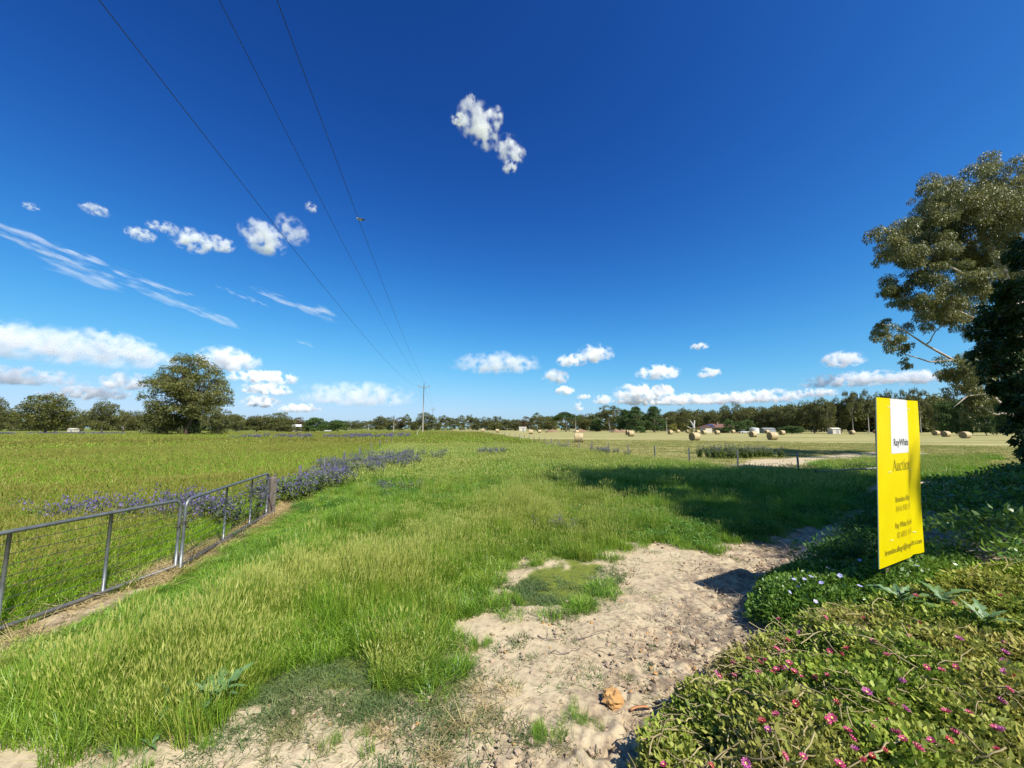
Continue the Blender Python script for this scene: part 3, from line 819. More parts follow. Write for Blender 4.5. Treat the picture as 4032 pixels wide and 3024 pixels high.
# ------------------------------------------------------------------ the near trees at the right edge
def grown_tree(name, label, base, forks, clusters, leafmat, barkmat, seed, leaf, lwidth, dens, tr, droop=.5, flat=.75, extra=None, spread=1.2, sub=(.16, .42)):
    """clusters: (x,y,z,r). limbs run from the forks (points up the stem) to each cluster"""
    rg = np.random.default_rng(seed)
    t = thing(name, label, 'tree', base)
    b = np.array(base, float); ts = TubeSet()
    F0 = [np.array(f, float) - b for f in forks]
    stem = np.array([[0, 0, -.3]] + [list(f) for f in F0])
    rr = np.linspace(tr, tr * .45, len(stem)); rr[0] *= 1.3
    ts.add(stem, rr, 9)
    C = np.array([c[:3] for c in clusters]) - b; Rd = np.array([c[3] for c in clusters])
    nodes = [f for f in F0]; cost = [0.0] * len(F0); size_ = [tr * .5] * len(F0)
    for pts, r0, r1 in (extra or []):
        for q_, w_ in zip(np.array(pts, float) - b, np.linspace(r0, r1, len(pts))):
            nodes.append(q_); cost.append(.3); size_.append(w_)
    order = np.argsort([min(np.linalg.norm(c - f) for f in F0) for c in C])
    for ci in order:                              # limbs branch off the nearest limb already grown
        c, r_ = C[ci], Rd[ci]
        sc_ = [np.linalg.norm(c - f) + .25 * k_ + 1.0 * max(0, f[2] - c[2] + .3) for f, k_ in zip(nodes, cost)]
        j = int(np.argmin(sc_)); L_ = np.linalg.norm(c - nodes[j])
        r0 = min(size_[j] * .8, .03 + .022 * L_ + tr * .06)
        q, w = limb(nodes[j], c, r0, r0 * .3, rg, 7, -.04, .045); ts.add(q, w, 6)
        for q_, w_ in zip(q[2:], w[2:]):
            nodes.append(q_); cost.append(cost[j] + L_ * .5); size_.append(w_)
        for _ in range(6):
            e = c + unit(rg.normal(size=3)) * r_ * .9
            q2, w2 = limb(q[rg.integers(3, 7)], e, r0 * .3, r0 * .07, rg, 5, .03, .06); ts.add(q2, w2, 4)
    for pts, r0, r1 in (extra or []):
        ts.add(np.array(pts, float) - b, np.linspace(r0, r1, len(pts)), 6)
    link('trunk', ts.mesh('trunk', barkmat), t)
    sub_c = []; sub_r = []
    for c, r_ in zip(C, Rd):                     # each cluster breaks into small sprays
        for _ in range(15):
            sub_c.append(c + unit(rg.normal(size=3)) * r_ * rg.uniform(.1, spread)); sub_r.append(r_ * rg.uniform(*sub))
    sub_c = np.array(sub_c); sub_r = np.array(sub_r)
    V, F, r2 = blob_leaves(rg, sub_c, sub_r, np.maximum(8, (dens * sub_r ** 2).astype(int)), leaf, lwidth, droop, flat, .8)
    link('crown', np_mesh('crown', V, F, {'r': r2}, leafmat), t)
    return t
def cq(x, y, r_, d):                              # cluster from a picture spot at a distance
    p = at_depth(x * Q, y * Q, d); return (p[0], p[1], p[2], r_ * Q / FPX * d)
rgg = np.random.default_rng(44)
gumc = [(1990, 490, 46), (2040, 425, 44), (2100, 412, 46), (2160, 405, 46), (2205, 395, 46), (2060, 490, 52), (2130, 480, 56), (1935, 525, 32), (1965, 560, 34), (2025, 545, 36), (2195, 480, 50), (1915, 545, 20), (2250, 440, 60), (2270, 540, 60),
        (2090, 545, 40), (2150, 560, 44), (2010, 455, 34), (1940, 628, 30), (1985, 645, 34), (1915, 632, 14), (2012, 690, 28), (2050, 632, 30), (2042, 690, 26), (2075, 665, 38), (2110, 620, 36), (1910, 705, 15), (1928, 728, 18), (1945, 752, 16), (1898, 722, 10), (1962, 785, 10),
        (2058, 800, 20), (2090, 835, 24), (2064, 830, 18), (2110, 800, 26), (2120, 850, 24), (2140, 690, 40), (2200, 620, 50), (2180, 760, 40), (2240, 700, 50), (2130, 775, 30), (2150, 835, 30), (2085, 795, 24), (2110, 880, 22), (2000, 520, 40), (2080, 580, 34), (1990, 590, 24)]
GD = 26.0
gumcl = [cq(x, y, r_ * 1.15, GD + rgg.normal(0, 1.8)) for x, y, r_ in gumc]
gb = at_depth(2225 * Q, 1686, GD + 1)
def lq(x, y, d=GD): return at_depth(x * Q, y * Q, d)
grown_tree('gum_tree', 'tall gum with golden foliage and white limbs leaning in at the right edge', (gb[0], gb[1], T(gb[0], gb[1])),
           [lq(2222, 860, GD + 1), lq(2205, 760, GD + .6), lq(2185, 660), lq(2165, 580), lq(2120, 500)], gumcl, M_gum_gold, M_bark_pale, 9, .17, .25, 1750, .42, .9, 1.0,
           [([lq(2205, 800), lq(2120, 790), lq(2060, 778), lq(2000, 745), lq(1950, 712), lq(1905, 700)], .13, .015), ([lq(2060, 778), lq(2010, 782), lq(1955, 765), lq(1930, 740)], .07, .012), ([lq(2210, 720), lq(2110, 690), lq(2030, 655), lq(1950, 640)], .12, .02), ([lq(2200, 660), lq(2120, 610), lq(2050, 575), lq(1960, 560)], .12, .02), ([lq(2190, 900), lq(2140, 850), lq(2090, 855), lq(2060, 880)], .10, .02)], 1.5, (.18, .5))
DD = 13.0
dkc = [(2190, 560, 44), (2150, 640, 42), (2115, 690, 32), (2185, 680, 56), (2120, 760, 34), (2155, 790, 52), (2195, 830, 50), (2130, 840, 30), (2180, 910, 40), (2215, 960, 42), (2215, 620, 50), (2240, 540, 60), (2260, 700, 80), (2260, 850, 80), (2320, 620, 90), (2330, 800, 90), (2225, 1040, 40), (2200, 990, 30), (2290, 960, 60), (2170, 730, 50), (2150, 870, 30),
       (2100, 725, 22), (2092, 770, 18)]
dkcl = [cq(x + 14 + (14 if y > 860 else 0), y, r_ * .72, DD + rgg.normal(0, .7)) for x, y, r_ in dkc]
db = at_depth(2290 * Q, 1686, DD)
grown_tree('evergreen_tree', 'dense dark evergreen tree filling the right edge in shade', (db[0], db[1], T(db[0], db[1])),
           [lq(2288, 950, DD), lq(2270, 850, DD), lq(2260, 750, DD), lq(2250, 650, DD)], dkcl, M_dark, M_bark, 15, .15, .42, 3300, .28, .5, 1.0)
# tall gums standing just outside the frame on the right: their shade lies over the verge
rgo = np.random.default_rng(3)
shade = []
n_ = 0
while len(shade) < 120 and n_ < 12000:
    n_ += 1
    z = rgo.uniform(11, 19); sxp = rgo.uniform(1.7, 15); syp = rgo.uniform(6.4, 22.5)
    if syp > 20.5 + .12 * sxp or sxp < 1.5 + abs(syp - 17.5) * .40: continue
    if fbm(np.array([sxp * .33]), np.array([syp * .42]), 61, 2)[0] < .42: continue
    x = sxp + sx / sz * z; y = syp + sy / sz * z
    px, py, f = project((x, y, z))
    r_ = rgo.uniform(.9, 1.7)
    m_ = 2.1 * r_ / max(f, .5) * FPX
    if f < .5 or px - m_ > 4032 or py + m_ < 0:
        shade.append((x, y, z, r_))
while len(shade) < 155 and n_ < 20000:
    n_ += 1
    z = rgo.uniform(9, 16); sxp = rgo.uniform(4.6, 9.5); syp = rgo.uniform(5.6, 9.5)
    if sxp < 3.2 + abs(syp - 7) * .6 or fbm(np.array([sxp * .5]), np.array([syp * .6]), 62, 2)[0] < .40: continue
    x = sxp + sx / sz * z; y = syp + sy / sz * z
    px, py, f = project((x, y, z)); r_ = rgo.uniform(.7, 1.2)
    if f < .5 or px - 2.1 * r_ / f * FPX > 4032: shade.append((x, y, z, r_))
sxm = np.mean([c[0] for c in shade]) + 3; sym = np.mean([c[1] for c in shade]) - 2
grown_tree('gum_tree', 'tall gum out of view on the right whose shade crosses the verge', (sxm, sym, T(sxm, sym)),
           [(sxm, sym, 5), (sxm - .3, sym + .2, 8), (sxm - .8, sym + .6, 11), (sxm - 1, sym + 1, 13.5)], shade, M_gum_gold, M_bark_pale, 21, .30, .42, 520, .5, .7, .7)

eg = []
while len(eg) < 34:
    bxp = rgo.uniform(6.8, 13); byp = rgo.uniform(4.6, 10); z = rgo.uniform(3.0, 8.5)
    if bxp < 6.6 + (byp - 4.6) * .1: continue
    x = bxp + sx / sz * z; y = byp + sy / sz * z
    px, py, f = project((x, y, z)); r_ = rgo.uniform(.8, 1.4)
    if f < .5 or px - 2.1 * r_ / f * FPX > 4032: eg.append((x, y, z, r_))
exm = float(np.mean([c[0] for c in eg])) + 1; eym = float(np.mean([c[1] for c in eg]))
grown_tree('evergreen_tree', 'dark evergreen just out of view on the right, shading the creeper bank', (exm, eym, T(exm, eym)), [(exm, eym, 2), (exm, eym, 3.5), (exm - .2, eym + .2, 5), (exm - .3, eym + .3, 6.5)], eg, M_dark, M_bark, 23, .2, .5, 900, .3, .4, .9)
# ------------------------------------------------------------------ pipe gates
M_galv = solid('weathered_galvanised_steel', (0.24, 0.255, 0.25), (0.12, 0.13, 0.135), 7, 0.45, 0.55, bump=.1, bscale=60)
M_dkpipe = solid('dull_dark_pipe', (0.10, 0.105, 0.115), (0.17, 0.165, 0.155), 7, 0.55, 0.5, bump=.1)
M_wire = solid('fence_wire', (0.16, 0.16, 0.16), (0.10, 0.085, 0.07), 20, 0.5, 0.7)
M_rust = solid('rusty_chain', (0.05, 0.04, 0.035), (0.11, 0.06, 0.04), 30, 0.7, 0.5)
M_post = solid('split_timber_post', (0.22, 0.18, 0.145), (0.09, 0.075, 0.06), 6, 0.95, bump=.8, bscale=16, stretch=(1, 1, .12))
M_picket = solid('steel_picket', (0.34, 0.36, 0.36), (0.20, 0.17, 0.14), 6, 0.5, 0.6)

def wire_tube(pts, r_, n=5):
    b = B(); b.tube(pts, r_, n); return b
def gate(label, A, Bp, ups, H=1.08, flip=False):
    """A latch end, Bp hinge end (ground points); ups: fractions of the uprights"""
    A = np.array(A); Bp = np.array(Bp); L = np.linalg.norm((Bp - A)[:2]); rz = math.atan2(Bp[1] - A[1], Bp[0] - A[0])
    g = thing('pipe_gate', label, 'gate', A, rz, 'pair of pipe farm gates')
    dz = Bp[2] - A[2]
    def zz(x): return dz * x / L
    rc = .13; loop = []
    for (cx, cz, a0) in ((rc, H - rc, 180), (L - rc, H - rc, 90)):
        for k in range(7):
            a = math.radians(a0 - k * 15)
            loop.append((cx + rc * math.cos(a), 0, cz + rc * math.sin(a) + zz(cx)))
    pts = [(0, 0, .06)] + [(0, 0, .5)] + loop + [(L, 0, .5 + dz), (L, 0, .06 + dz)]
    wire_tube(pts, .0235, 10).obj('frame', M_galv, g, smooth=True)
    wire_tube([(0.0, 0, .08), (L * .33, 0, .075 + zz(L * .33)), (L * .66, 0, .08 + zz(L * .66)), (L, 0, .08 + dz)], .026, 10).obj('bottom_rail', M_dkpipe, g, smooth=True)
    for u in ups:
        x = L * u
        wire_tube([(x, .004, .055 + zz(x)), (x, .004, .5 + zz(x)), (x, .004, H - .005 + zz(x))], .019, 8).obj('upright', M_galv, g, smooth=True)
    for k in range(8):
        z = .14 + .117 * k
        wire_tube([(0, -.018, z), (L * .3, -.02, z - .006 + zz(L * .3)), (L * .7, -.02, z - .005 + zz(L * .7)), (L, -.018, z + dz)], .0042, 5).obj('wire', M_wire, g)
    for u in np.linspace(.06, .94, 12):
        if min(abs(u - q) for q in ups) > .04:
            x = L * u
            wire_tube([(x, -.022, .06 + zz(x)), (x, -.022, H - .02 + zz(x))], .0018, 4).obj('wire', M_wire, g)
    return g
g1a = gp(688, 2250); g2a = gp(708, 2250); g2b = gp(1046, 2040); g1u = gp(400, 2356)
dir1 = (g1u - g1a) / np.linalg.norm((g1u - g1a)[:2]); g1b = g1a + dir1 * 3.65; g1b[2] = T(g1b[0], g1b[1])
for p_ in (g1a, g2a, g2b): p_[2] = T(p_[0], p_[1]) + .0
sp1 = np.linalg.norm((g1u - g1a)[:2]) / 3.65
gate('galvanised pipe and wire farm gate nearest the camera, cut by the left edge', g1a, g1b, [sp1, 2 * sp1, 3 * sp1])
L2 = np.linalg.norm((g2b - g2a)[:2])
ups2 = [np.linalg.norm((gp(853, 2147) - g2a)[:2]) / L2, np.linalg.norm((gp(959, 2082) - g2a)[:2]) / L2]
g2o = gate('galvanised pipe and wire farm gate hung from the split timber post', g2a, g2b, ups2)
tg_ = B(); tg_.add([(.42 + .035 * math.cos(a), -.024, .77 + .05 * math.sin(a)) for a in np.linspace(0, 6.283, 12, endpoint=False)], [tuple(range(12))]); tg_.add([(.42 + .035 * math.cos(a), -.028, .77 + .05 * math.sin(a)) for a in np.linspace(0, 6.283, 12, endpoint=False)], [tuple(range(11, -1, -1))])
tg_.obj('number_plate', M_dkpipe, g2o)
ch = thing('chain', 'short rusty chain looped round the two gate stiles', 'chain', (g1a + g2a) / 2 + np.array([0, 0, .70]))
mid = (g2a - g1a)[:2]; md_ = unit(np.append(mid, 0))
for k in range(14):
    a = k / 14 * 6.283
    c = np.array([0, 0, .05 * math.sin(2 * a)]) + md_ * math.cos(a) * (.055 + np.linalg.norm(mid) / 2) + np.cross(md_, [0, 0, 1]) * math.sin(a) * .045
    ring = [c + .017 * (math.cos(b_) * md_ + math.sin(b_) * (np.array([0, 0, 1]) if k % 2 else np.cross(md_, [0, 0, 1]))) for b_ in np.linspace(0, 6.283, 9)]
    wire_tube(ring, .0048, 5).obj('chain_link', M_rust, ch)

def timber(name, label, base, h, r_, seed, cat='post'):
    rg = np.random.default_rng(seed); b = B(); n = 14
    rings = []
    prof = 1 + .10 * rg.normal(size=n); prof[rg.integers(0, n, 3)] *= .8
    V = []; F = []
    zs = [-.15, .0, .25 * h, .5 * h, .75 * h, h - .02, h]
    for i, z in enumerate(zs):
        for k in range(n):
            a = k * 6.283 / n; rr = r_ * prof[k] * (1 + .04 * rg.normal()) * (1.06 - .1 * z / h) * (1 if i < 6 else .8)
            V.append((rr * math.cos(a) + .02 * z / h, rr * math.sin(a), z + (rg.normal(0, .012) if i == 6 else 0)))
    for i in range(len(zs) - 1):
        for k in range(n):
            F.append((i * n + k, i * n + (k + 1) % n, (i + 1) * n + (k + 1) % n, (i + 1) * n + k))
    F.append(tuple((len(zs) - 1) * n + k for k in range(n)))
    b.add(V, F)
    t = thing(name, label, cat, base)
    b.obj('timber', M_post, t)
    return t
spx = gp(1062, 2034)
st = timber('strainer_post', 'split grey timber strainer post holding the far gate', (spx[0], spx[1], T(spx[0], spx[1])), 0.96, .09, 4)
for z in (.30, .58, .86):
    ring = [(  .100 * math.cos(a), .100 * math.sin(a), z + .01 * math.sin(3 * a)) for a in np.linspace(0, 6.283, 17)]
    wire_tube(ring, .004, 4).obj('wire_tie', M_wire, st)
wire_tube([(-.08, -.09, .9), (.0, -.125, .55), (.10, -.085, .2)], .012, 5).obj('hinge_strap', M_rust, st)

# ------------------------------------------------------------------ wire fences
def picket_mesh(h):
    b = B(); s_ = .011
    for a in (90, 210, 330):
        c, d = math.cos(R(a)), math.sin(R(a))
        b.add([(-d * .003, c * .003, -.1), (d * .003, -c * .003, -.1), (c * .034 + d * .003, d * .034 - c * .003, -.1), (c * .034 - d * .003, d * .034 + c * .003, -.1),
               (-d * .003, c * .003, h), (d * .003, -c * .003, h), (c * .034 + d * .003, d * .034 - c * .003, h), (c * .034 - d * .003, d * .034 + c * .003, h)],
              [(0, 1, 5, 4), (1, 2, 6, 5), (2, 3, 7, 6), (3, 0, 4, 7), (4, 5, 6, 7), (3, 2, 1, 0)])
    return b.mesh('post', M_picket)
PK = picket_mesh(1.02)
def fence(label, pts, wires, hs=1.0, rg=np.random.default_rng(2)):
    f = thing('wire_fence', label, 'fence', (pts[0][0], pts[0][1], T(*pts[0])))
    o = np.array(f.location)
    for i, (x, y) in enumerate(pts):
        link('post', PK, f, np.array([x, y, T(x, y)]) - o, (rg.normal(0, .02), rg.normal(0, .02), rg.random() * 6), (1.5, 1.5, hs))
    for z in wires:
        P3 = []
        for i in range(len(pts) - 1):
            a = np.array([*pts[i], T(*pts[i]) + z]); b_ = np.array([*pts[i + 1], T(*pts[i + 1]) + z])
            P3 += [a - o, (a + b_) / 2 - o - np.array([0, 0, .012])]
        P3.append(np.array([*pts[-1], T(*pts[-1]) + z]) - o)
        wire_tube(P3, .0022, 4).obj('wire', M_wire, f)
    return f
fence('steel picket and wire fence between the verge and the hay paddock', FENCE[1:], (.2, .42, .64, .88))
lf = [(spx[0], spx[1])] + [(float(np.interp(y, GATE_Y, GATE_X)), y) for y in (12.5, 16, 20, 25, 31, 38, 46, 56, 68, 82, 98)]
fence('wire fence running from the timber post along the purple flowers', lf[1:], (.3, .55, .8, .98), 1.0)
fl = [gp(1300, 1706)[:2]]
far_pts = [(at_depth(px, 1686, 112)[0], 112.0) for px in (60, 160, 260, 360, 460, 560, 620, 660, 700, 740, 780, 830, 880, 940, 1000, 1080)]
fence('low far wire fence in front of the trees of the left field', far_pts, (.4, .8), 1.1)
# grey pipe of an open gate lying in the shade by the board
pa = gp(3216, 1884); pb = at_depth(3470, 1842, 17.2)
pg = thing('pipe_barrier', 'grey steel pipe rail on low stubs in the shade left of the board', 'barrier', (pa[0], pa[1], T(pa[0], pa[1])))
o_ = np.array(pg.location); e_ = np.array([pb[0] + 1.2, pb[1], pb[2]])
wire_tube([np.array([0, 0, .30]), (e_ - o_) * .5 + np.array([0, 0, .18]), e_ - o_ + np.array([0, 0, .06])], .035, 10).obj('rail', M_galv, pg, smooth=True)
wire_tube([(0, 0, -.1), (0, 0, .38)], .05, 10).obj('stub', M_galv, pg, smooth=True)
ez = T(e_[0], e_[1]) - o_[2]
wire_tube([(e_[0] - o_[0] - .1, e_[1] - o_[1], ez - .1), (e_[0] - o_[0] - .1, e_[1] - o_[1], e_[2] - o_[2] + .11)], .05, 10).obj('stub', M_galv, pg, smooth=True)

# ------------------------------------------------------------------ power line
M_pole = solid('grey_timber_pole', (0.36, 0.33, 0.27), (0.22, 0.20, 0.16), 2, 0.9, bump=.4, bscale=10, stretch=(1, 1, .1))
M_ins = solid('brown_insulator', (0.20, 0.12, 0.08), None, 5, 0.3)
M_cable = solid('overhead_conductor', (0.05, 0.055, 0.06), None, 5, 0.5, 0.3)
def power_pole(label, px, d, ytop, arm=0.0, rz=.18, r_=.17, pin=True, armdrop=1.5, ins=True):
    p = at_depth(px, 1686, d); z0 = T(p[0], d); H = at_depth(px, ytop, d)[2] - z0
    t = thing('power_pole', label, 'power pole', (p[0], d, z0), rz)
    hp = H - (.9 if pin else 0)
    wire_tube([(0, 0, -.4), (0, 0, hp * .5), (0, 0, hp)], [r_, r_ * .85, r_ * .7], 10).obj('pole', M_pole, t, smooth=True)
    att = {}
    if pin:
        wire_tube([(0, 0, hp - .1), (0, 0, H - .2)], .05, 6).obj('top_pin', M_cable, t)
        wire_tube([(0, 0, H - .25), (0, 0, H - .15), (0, 0, H)], [.10, .13, .07], 8).obj('insulator', M_ins, t)
    if arm:
        za = H - armdrop
        B().box((0, -.16, za), (arm, .14, .16)).obj('crossarm', M_pole, t)
        for s_ in (-1, 1):
            if ins:
                wire_tube([(s_ * (arm / 2 - .08), -.16, za + .05), (s_ * (arm / 2 - .08), -.16, za + .30), (s_ * (arm / 2 - .08), -.16, za + .48)], [.05, .11, .06], 8).obj('insulator', M_ins, t)
            wire_tube([(s_ * arm * .28, -.12, za), (0, -.10, za - .7)], .03, 5).obj('brace', M_cable, t)
            a = Matrix.Rotation(rz, 3, 'Z') @ Vector((s_ * (arm / 2 - .08), -.16, za + .48)); att[s_] = np.array([p[0] + a.x, d + a.y, z0 + a.z])
    att[0] = np.array([p[0], d, z0 + H])
    return t, att
D1 = 125.0
t1, A1 = power_pole('tall grey timber power pole with crossarm where the three wires meet', 1665, D1, 1506, 3.5)
t2, A2 = power_pole('smaller distant power pole just right of the tall one', 1703.6, 272, 1604, 3.0)
SL = (A2[0][0] - A1[0][0]) / (A2[0][1] - A1[0][1])
WPIX = {-1: [(401, 0), (929, 700), (1153, 978), (1500, 1398)], 0: [(866, 0), (1217, 700), (1500, 1242)], 1: [(1094, 0), (1349, 700), (1414, 876), (1500, 1093)]}
WNAME = {-1: 'leftmost of the three overhead wires, sagging to the crossarm', 0: 'middle of the three overhead wires, running to the pole top', 1: 'rightmost of the three overhead wires, the one with the bird'}
WFIT = {}
for s_ in (-1, 0, 1):
    a = A1[s_]; Y = [a[1]] * 3; Z = [a[2]] * 3
    for px, py in WPIX[s_]:
        r_ = ray(px, py); t_ = (a[0] - SL * a[1]) / (r_[0] - SL * r_[1])
        Y.append(r_[1] * t_); Z.append(CAMZ + r_[2] * t_)
    co = np.polyfit(Y, Z, 2); WFIT[s_] = co
    ys = np.concatenate([np.linspace(-14, 30, 40), np.linspace(32, a[1], 24)])
    P3 = np.stack([a[0] + SL * (ys - a[1]), ys, np.polyval(co, ys)], 1); P3[-1] = a
    w = link('overhead_wire', None); o0 = P3[-1]
    bpy.data.objects.remove(w)
    w = wire_tube(P3 - o0, .0105, 6).obj('overhead_wire', M_cable, None, o0)
    tag(w, WNAME[s_], 'power wire', 'overhead wires of the power line')
    b_ = A2[s_]; tt = np.linspace(0, 1, 14)[:, None]
    P3 = a + (b_ - a) * tt; P3[:, 2] -= 2.6 * 4 * tt[:, 0] * (1 - tt[:, 0])
    w = wire_tube(P3 - a, .016, 5).obj('overhead_wire', M_cable, None, a)
    tag(w, {-1: 'left', 0: 'middle', 1: 'right'}[s_] + ' wire of the next span, hanging between the tall pole and the smaller distant pole', 'power wire', 'wires of the farther span')
power_pole('bare slim pole without crossarm left of the tall power pole', 1550, 128, 1636, 0, 0, .13, False)
power_pole('far power pole seen against the gap left in the trees', 1451, 330, 1657, 2.2, .3, .2, False, .5, False)
power_pole('far power pole beside the second bushy green tree', 1373, 260, 1652, 2.0, .3, .18, False, .5, False)
power_pole('bare greenish pole standing right of the umbrella pine', 2267, 150, 1635, 0, 0, .14, False)
power_pole('thin far pole left of the bleached dead tree', 2625, 190, 1643, 1.6, .5, .14, False, .4, False)

# ------------------------------------------------------------------ bird on the wire
M_bird, nt, out = new_mat('bird_plumage')
pos = objpos(nt); sx_ = nd(nt, 'ShaderNodeSeparateXYZ', None, i0=pos)
back = ramp(nt, mathn(nt, 'ADD', sx_.outputs[2], mathn(nt, 'MULTIPLY', sx_.outputs[0], -.25)), .02, .05)
c_ = mixc(nt, back, (0.78, 0.77, 0.78), (0.50, 0.49, 0.52))
c_ = mixc(nt, ramp(nt, sx_.outputs[0], .10, .14), c_, (0.035, 0.035, 0.05))
pb_ = nd(nt, 'ShaderNodeBsdfPrincipled', None, Base_Color=c_, Roughness=.8); nt.links.new(pb_.outputs[0], out.inputs[0])
M_birdwing = solid('bird_wing_feathers', (0.035, 0.035, 0.05), (0.12, 0.11, 0.12), 20, .8)
M_beak = solid('bird_beak', (0.05, 0.045, 0.05), None, 5, .5)
r_ = ray(1414, 878); a = A1[1]; t_ = (a[0] - SL * a[1]) / (r_[0] - SL * r_[1])
by = r_[1] * t_; bz = float(np.polyval(WFIT[1], by)); bx = a[0] + SL * (by - a[1])
bird = thing('bird', 'pale bird with dark wings and tail perched on the rightmost overhead wire', 'bird', (bx, by, bz + .012))
prof = [(-.135, .10, .004), (-.125, .105, .020), (-.105, .112, .030), (-.080, .108, .032), (-.055, .095, .036), (-.02, .075, .055), (.03, .055, .060), (.08, .045, .048), (.12, .04, .032), (.17, .038, .024), (.25, .034, .020), (.285, .032, .012)]
V = []; F = []; n = 14
for i, (x, z, rr) in enumerate(prof):
    fl_ = .55 if x > .13 else 1.0
    for k in range(n):
        an = k * 6.283 / n; V.append((x, rr * math.cos(an) * (1 if x < .13 else 1.3), z + rr * math.sin(an) * fl_))
for i in range(len(prof) - 1):
    for k in range(n): F.append((i * n + k, (i + 1) * n + k, (i + 1) * n + (k + 1) % n, i * n + (k + 1) % n))
F += [tuple(range(n)), tuple((len(prof) - 1) * n + k for k in range(n - 1, -1, -1))]
k_ = 34 / FPX * np.hypot(np.hypot(bx, by), bz) / .42
B().add(V, F).obj('body', M_bird, bird, smooth=True)
for s_ in (-1, 1):
    B().add([(-.03, s_ * .055, .10), (.05, s_ * .066, .095), (.13, s_ * .05, .07), (.24, s_ * .02, .045), (.12, s_ * .05, .035), (.02, s_ * .064, .045),
             (-.03, s_ * .048, .10), (.05, s_ * .058, .095), (.13, s_ * .042, .07), (.24, s_ * .014, .045), (.12, s_ * .042, .035), (.02, s_ * .056, .045)],
            [(0, 1, 2, 3, 4, 5), (11, 10, 9, 8, 7, 6)] + [(i, i + 6, (i + 1) % 6 + 6, (i + 1) % 6) for i in range(6)]).obj('wing', M_birdwing, bird)
    wire_tube([(.0, s_ * .02, .03), (-.002, s_ * .02, .0), (-.012, s_ * .02, -.008)], .005, 5).obj('foot', M_beak, bird)
wire_tube([(-.13, 0, .105), (-.150, 0, .100), (-.163, 0, .090)], [.011, .008, .002], 6).obj('beak', M_beak, bird)
bird.rotation_euler = (0, R(2), R(-10)); bird.scale = (k_, k_, k_)

# ------------------------------------------------------------------ hay bales
M_hay, nt, out = new_mat('netted_hay')
pos = objpos(nt)
st_ = nd(nt, 'ShaderNodeMapping', None, Vector=pos, Scale=(14, 3, 3)).outputs[0]
c_ = mixc(nt, ramp(nt, noise(nt, 5, 6, .65, st_), .32, .68), (0.52, 0.41, 0.23), (0.34, 0.245, 0.125))
c_ = mixc(nt, ramp(nt, noise(nt, 1.3, 3, .5, pos), .5, .75), c_, (0.58, 0.50, 0.35))
hb = nd(nt, 'ShaderNodeBsdfPrincipled', None, Base_Color=c_, Roughness=.95)
bn = nd(nt, 'ShaderNodeBump', None, Strength=.7, Distance=.03, Height=noise(nt, 9, 6, .7, st_)); nt.links.new(bn.outputs[0], hb.inputs['Normal']); nt.links.new(hb.outputs[0], out.inputs[0])
M_coil = solid('rolled_hay_end', (0.42, 0.31, 0.15), (0.24, 0.165, 0.075), 9, .95, bump=.9, bscale=26)
def bale_meshes(seed):
    rg = np.random.default_rng(seed); n = 36; rad_ = .75
    xs = [-.62, -.60, -.5, -.3, -.1, .1, .3, .5, .60, .62]; rs = [.955, .985, 1.0, 1.005, .99, 1.0, .995, 1.0, .985, .955]
    V = []; F = []
    lump = .02 * rg.normal(size=(len(xs), n))
    for i, (x, q) in enumerate(zip(xs, rs)):
        for k in range(n):
            a = k * 6.283 / n; rr = rad_ * (q + lump[i, k] * .6)
            z = rr * math.sin(a); z = max(z, -rad_ * .955)      # sits flat on the ground
            V.append((x, rr * math.cos(a) * 1.01, z))
    for i in range(len(xs) - 1):
        for k in range(n): F.append((i * n + k, i * n + (k + 1) % n, (i + 1) * n + (k + 1) % n, (i + 1) * n + k))
    body = B().add(V, F).mesh('net_wrap', M_hay, True)
    ends = []
    for s_ in (-1, 1):                                           # spiral layers stand proud of one another
        V = [(s_ * .60, 0, 0)]; F = []; m_ = 13
        for j in range(1, m_ + 1):
            for k in range(n):
                a = k * 6.283 / n; rr = rad_ * .965 * (j - .5 * k / n * 0) / m_
                x = s_ * (.605 + (.018 if j % 2 else -.012) + .012 * rg.normal())
                V.append((x, rr * math.cos(a), max(rr * math.sin(a), -rad_ * .95)))
        for k in range(n): F.append((0, 1 + k, 1 + (k + 1) % n))
        for j in range(m_ - 1):
            for k in range(n): F.append((1 + j * n + k, 1 + (j + 1) * n + k, 1 + (j + 1) * n + (k + 1) % n, 1 + j * n + (k + 1) % n))
        ends.append(B().add(V, F).mesh('coil_end', M_coil))
    return body, ends
BALES = [bale_meshes(s_) for s_ in (1, 2, 3)]
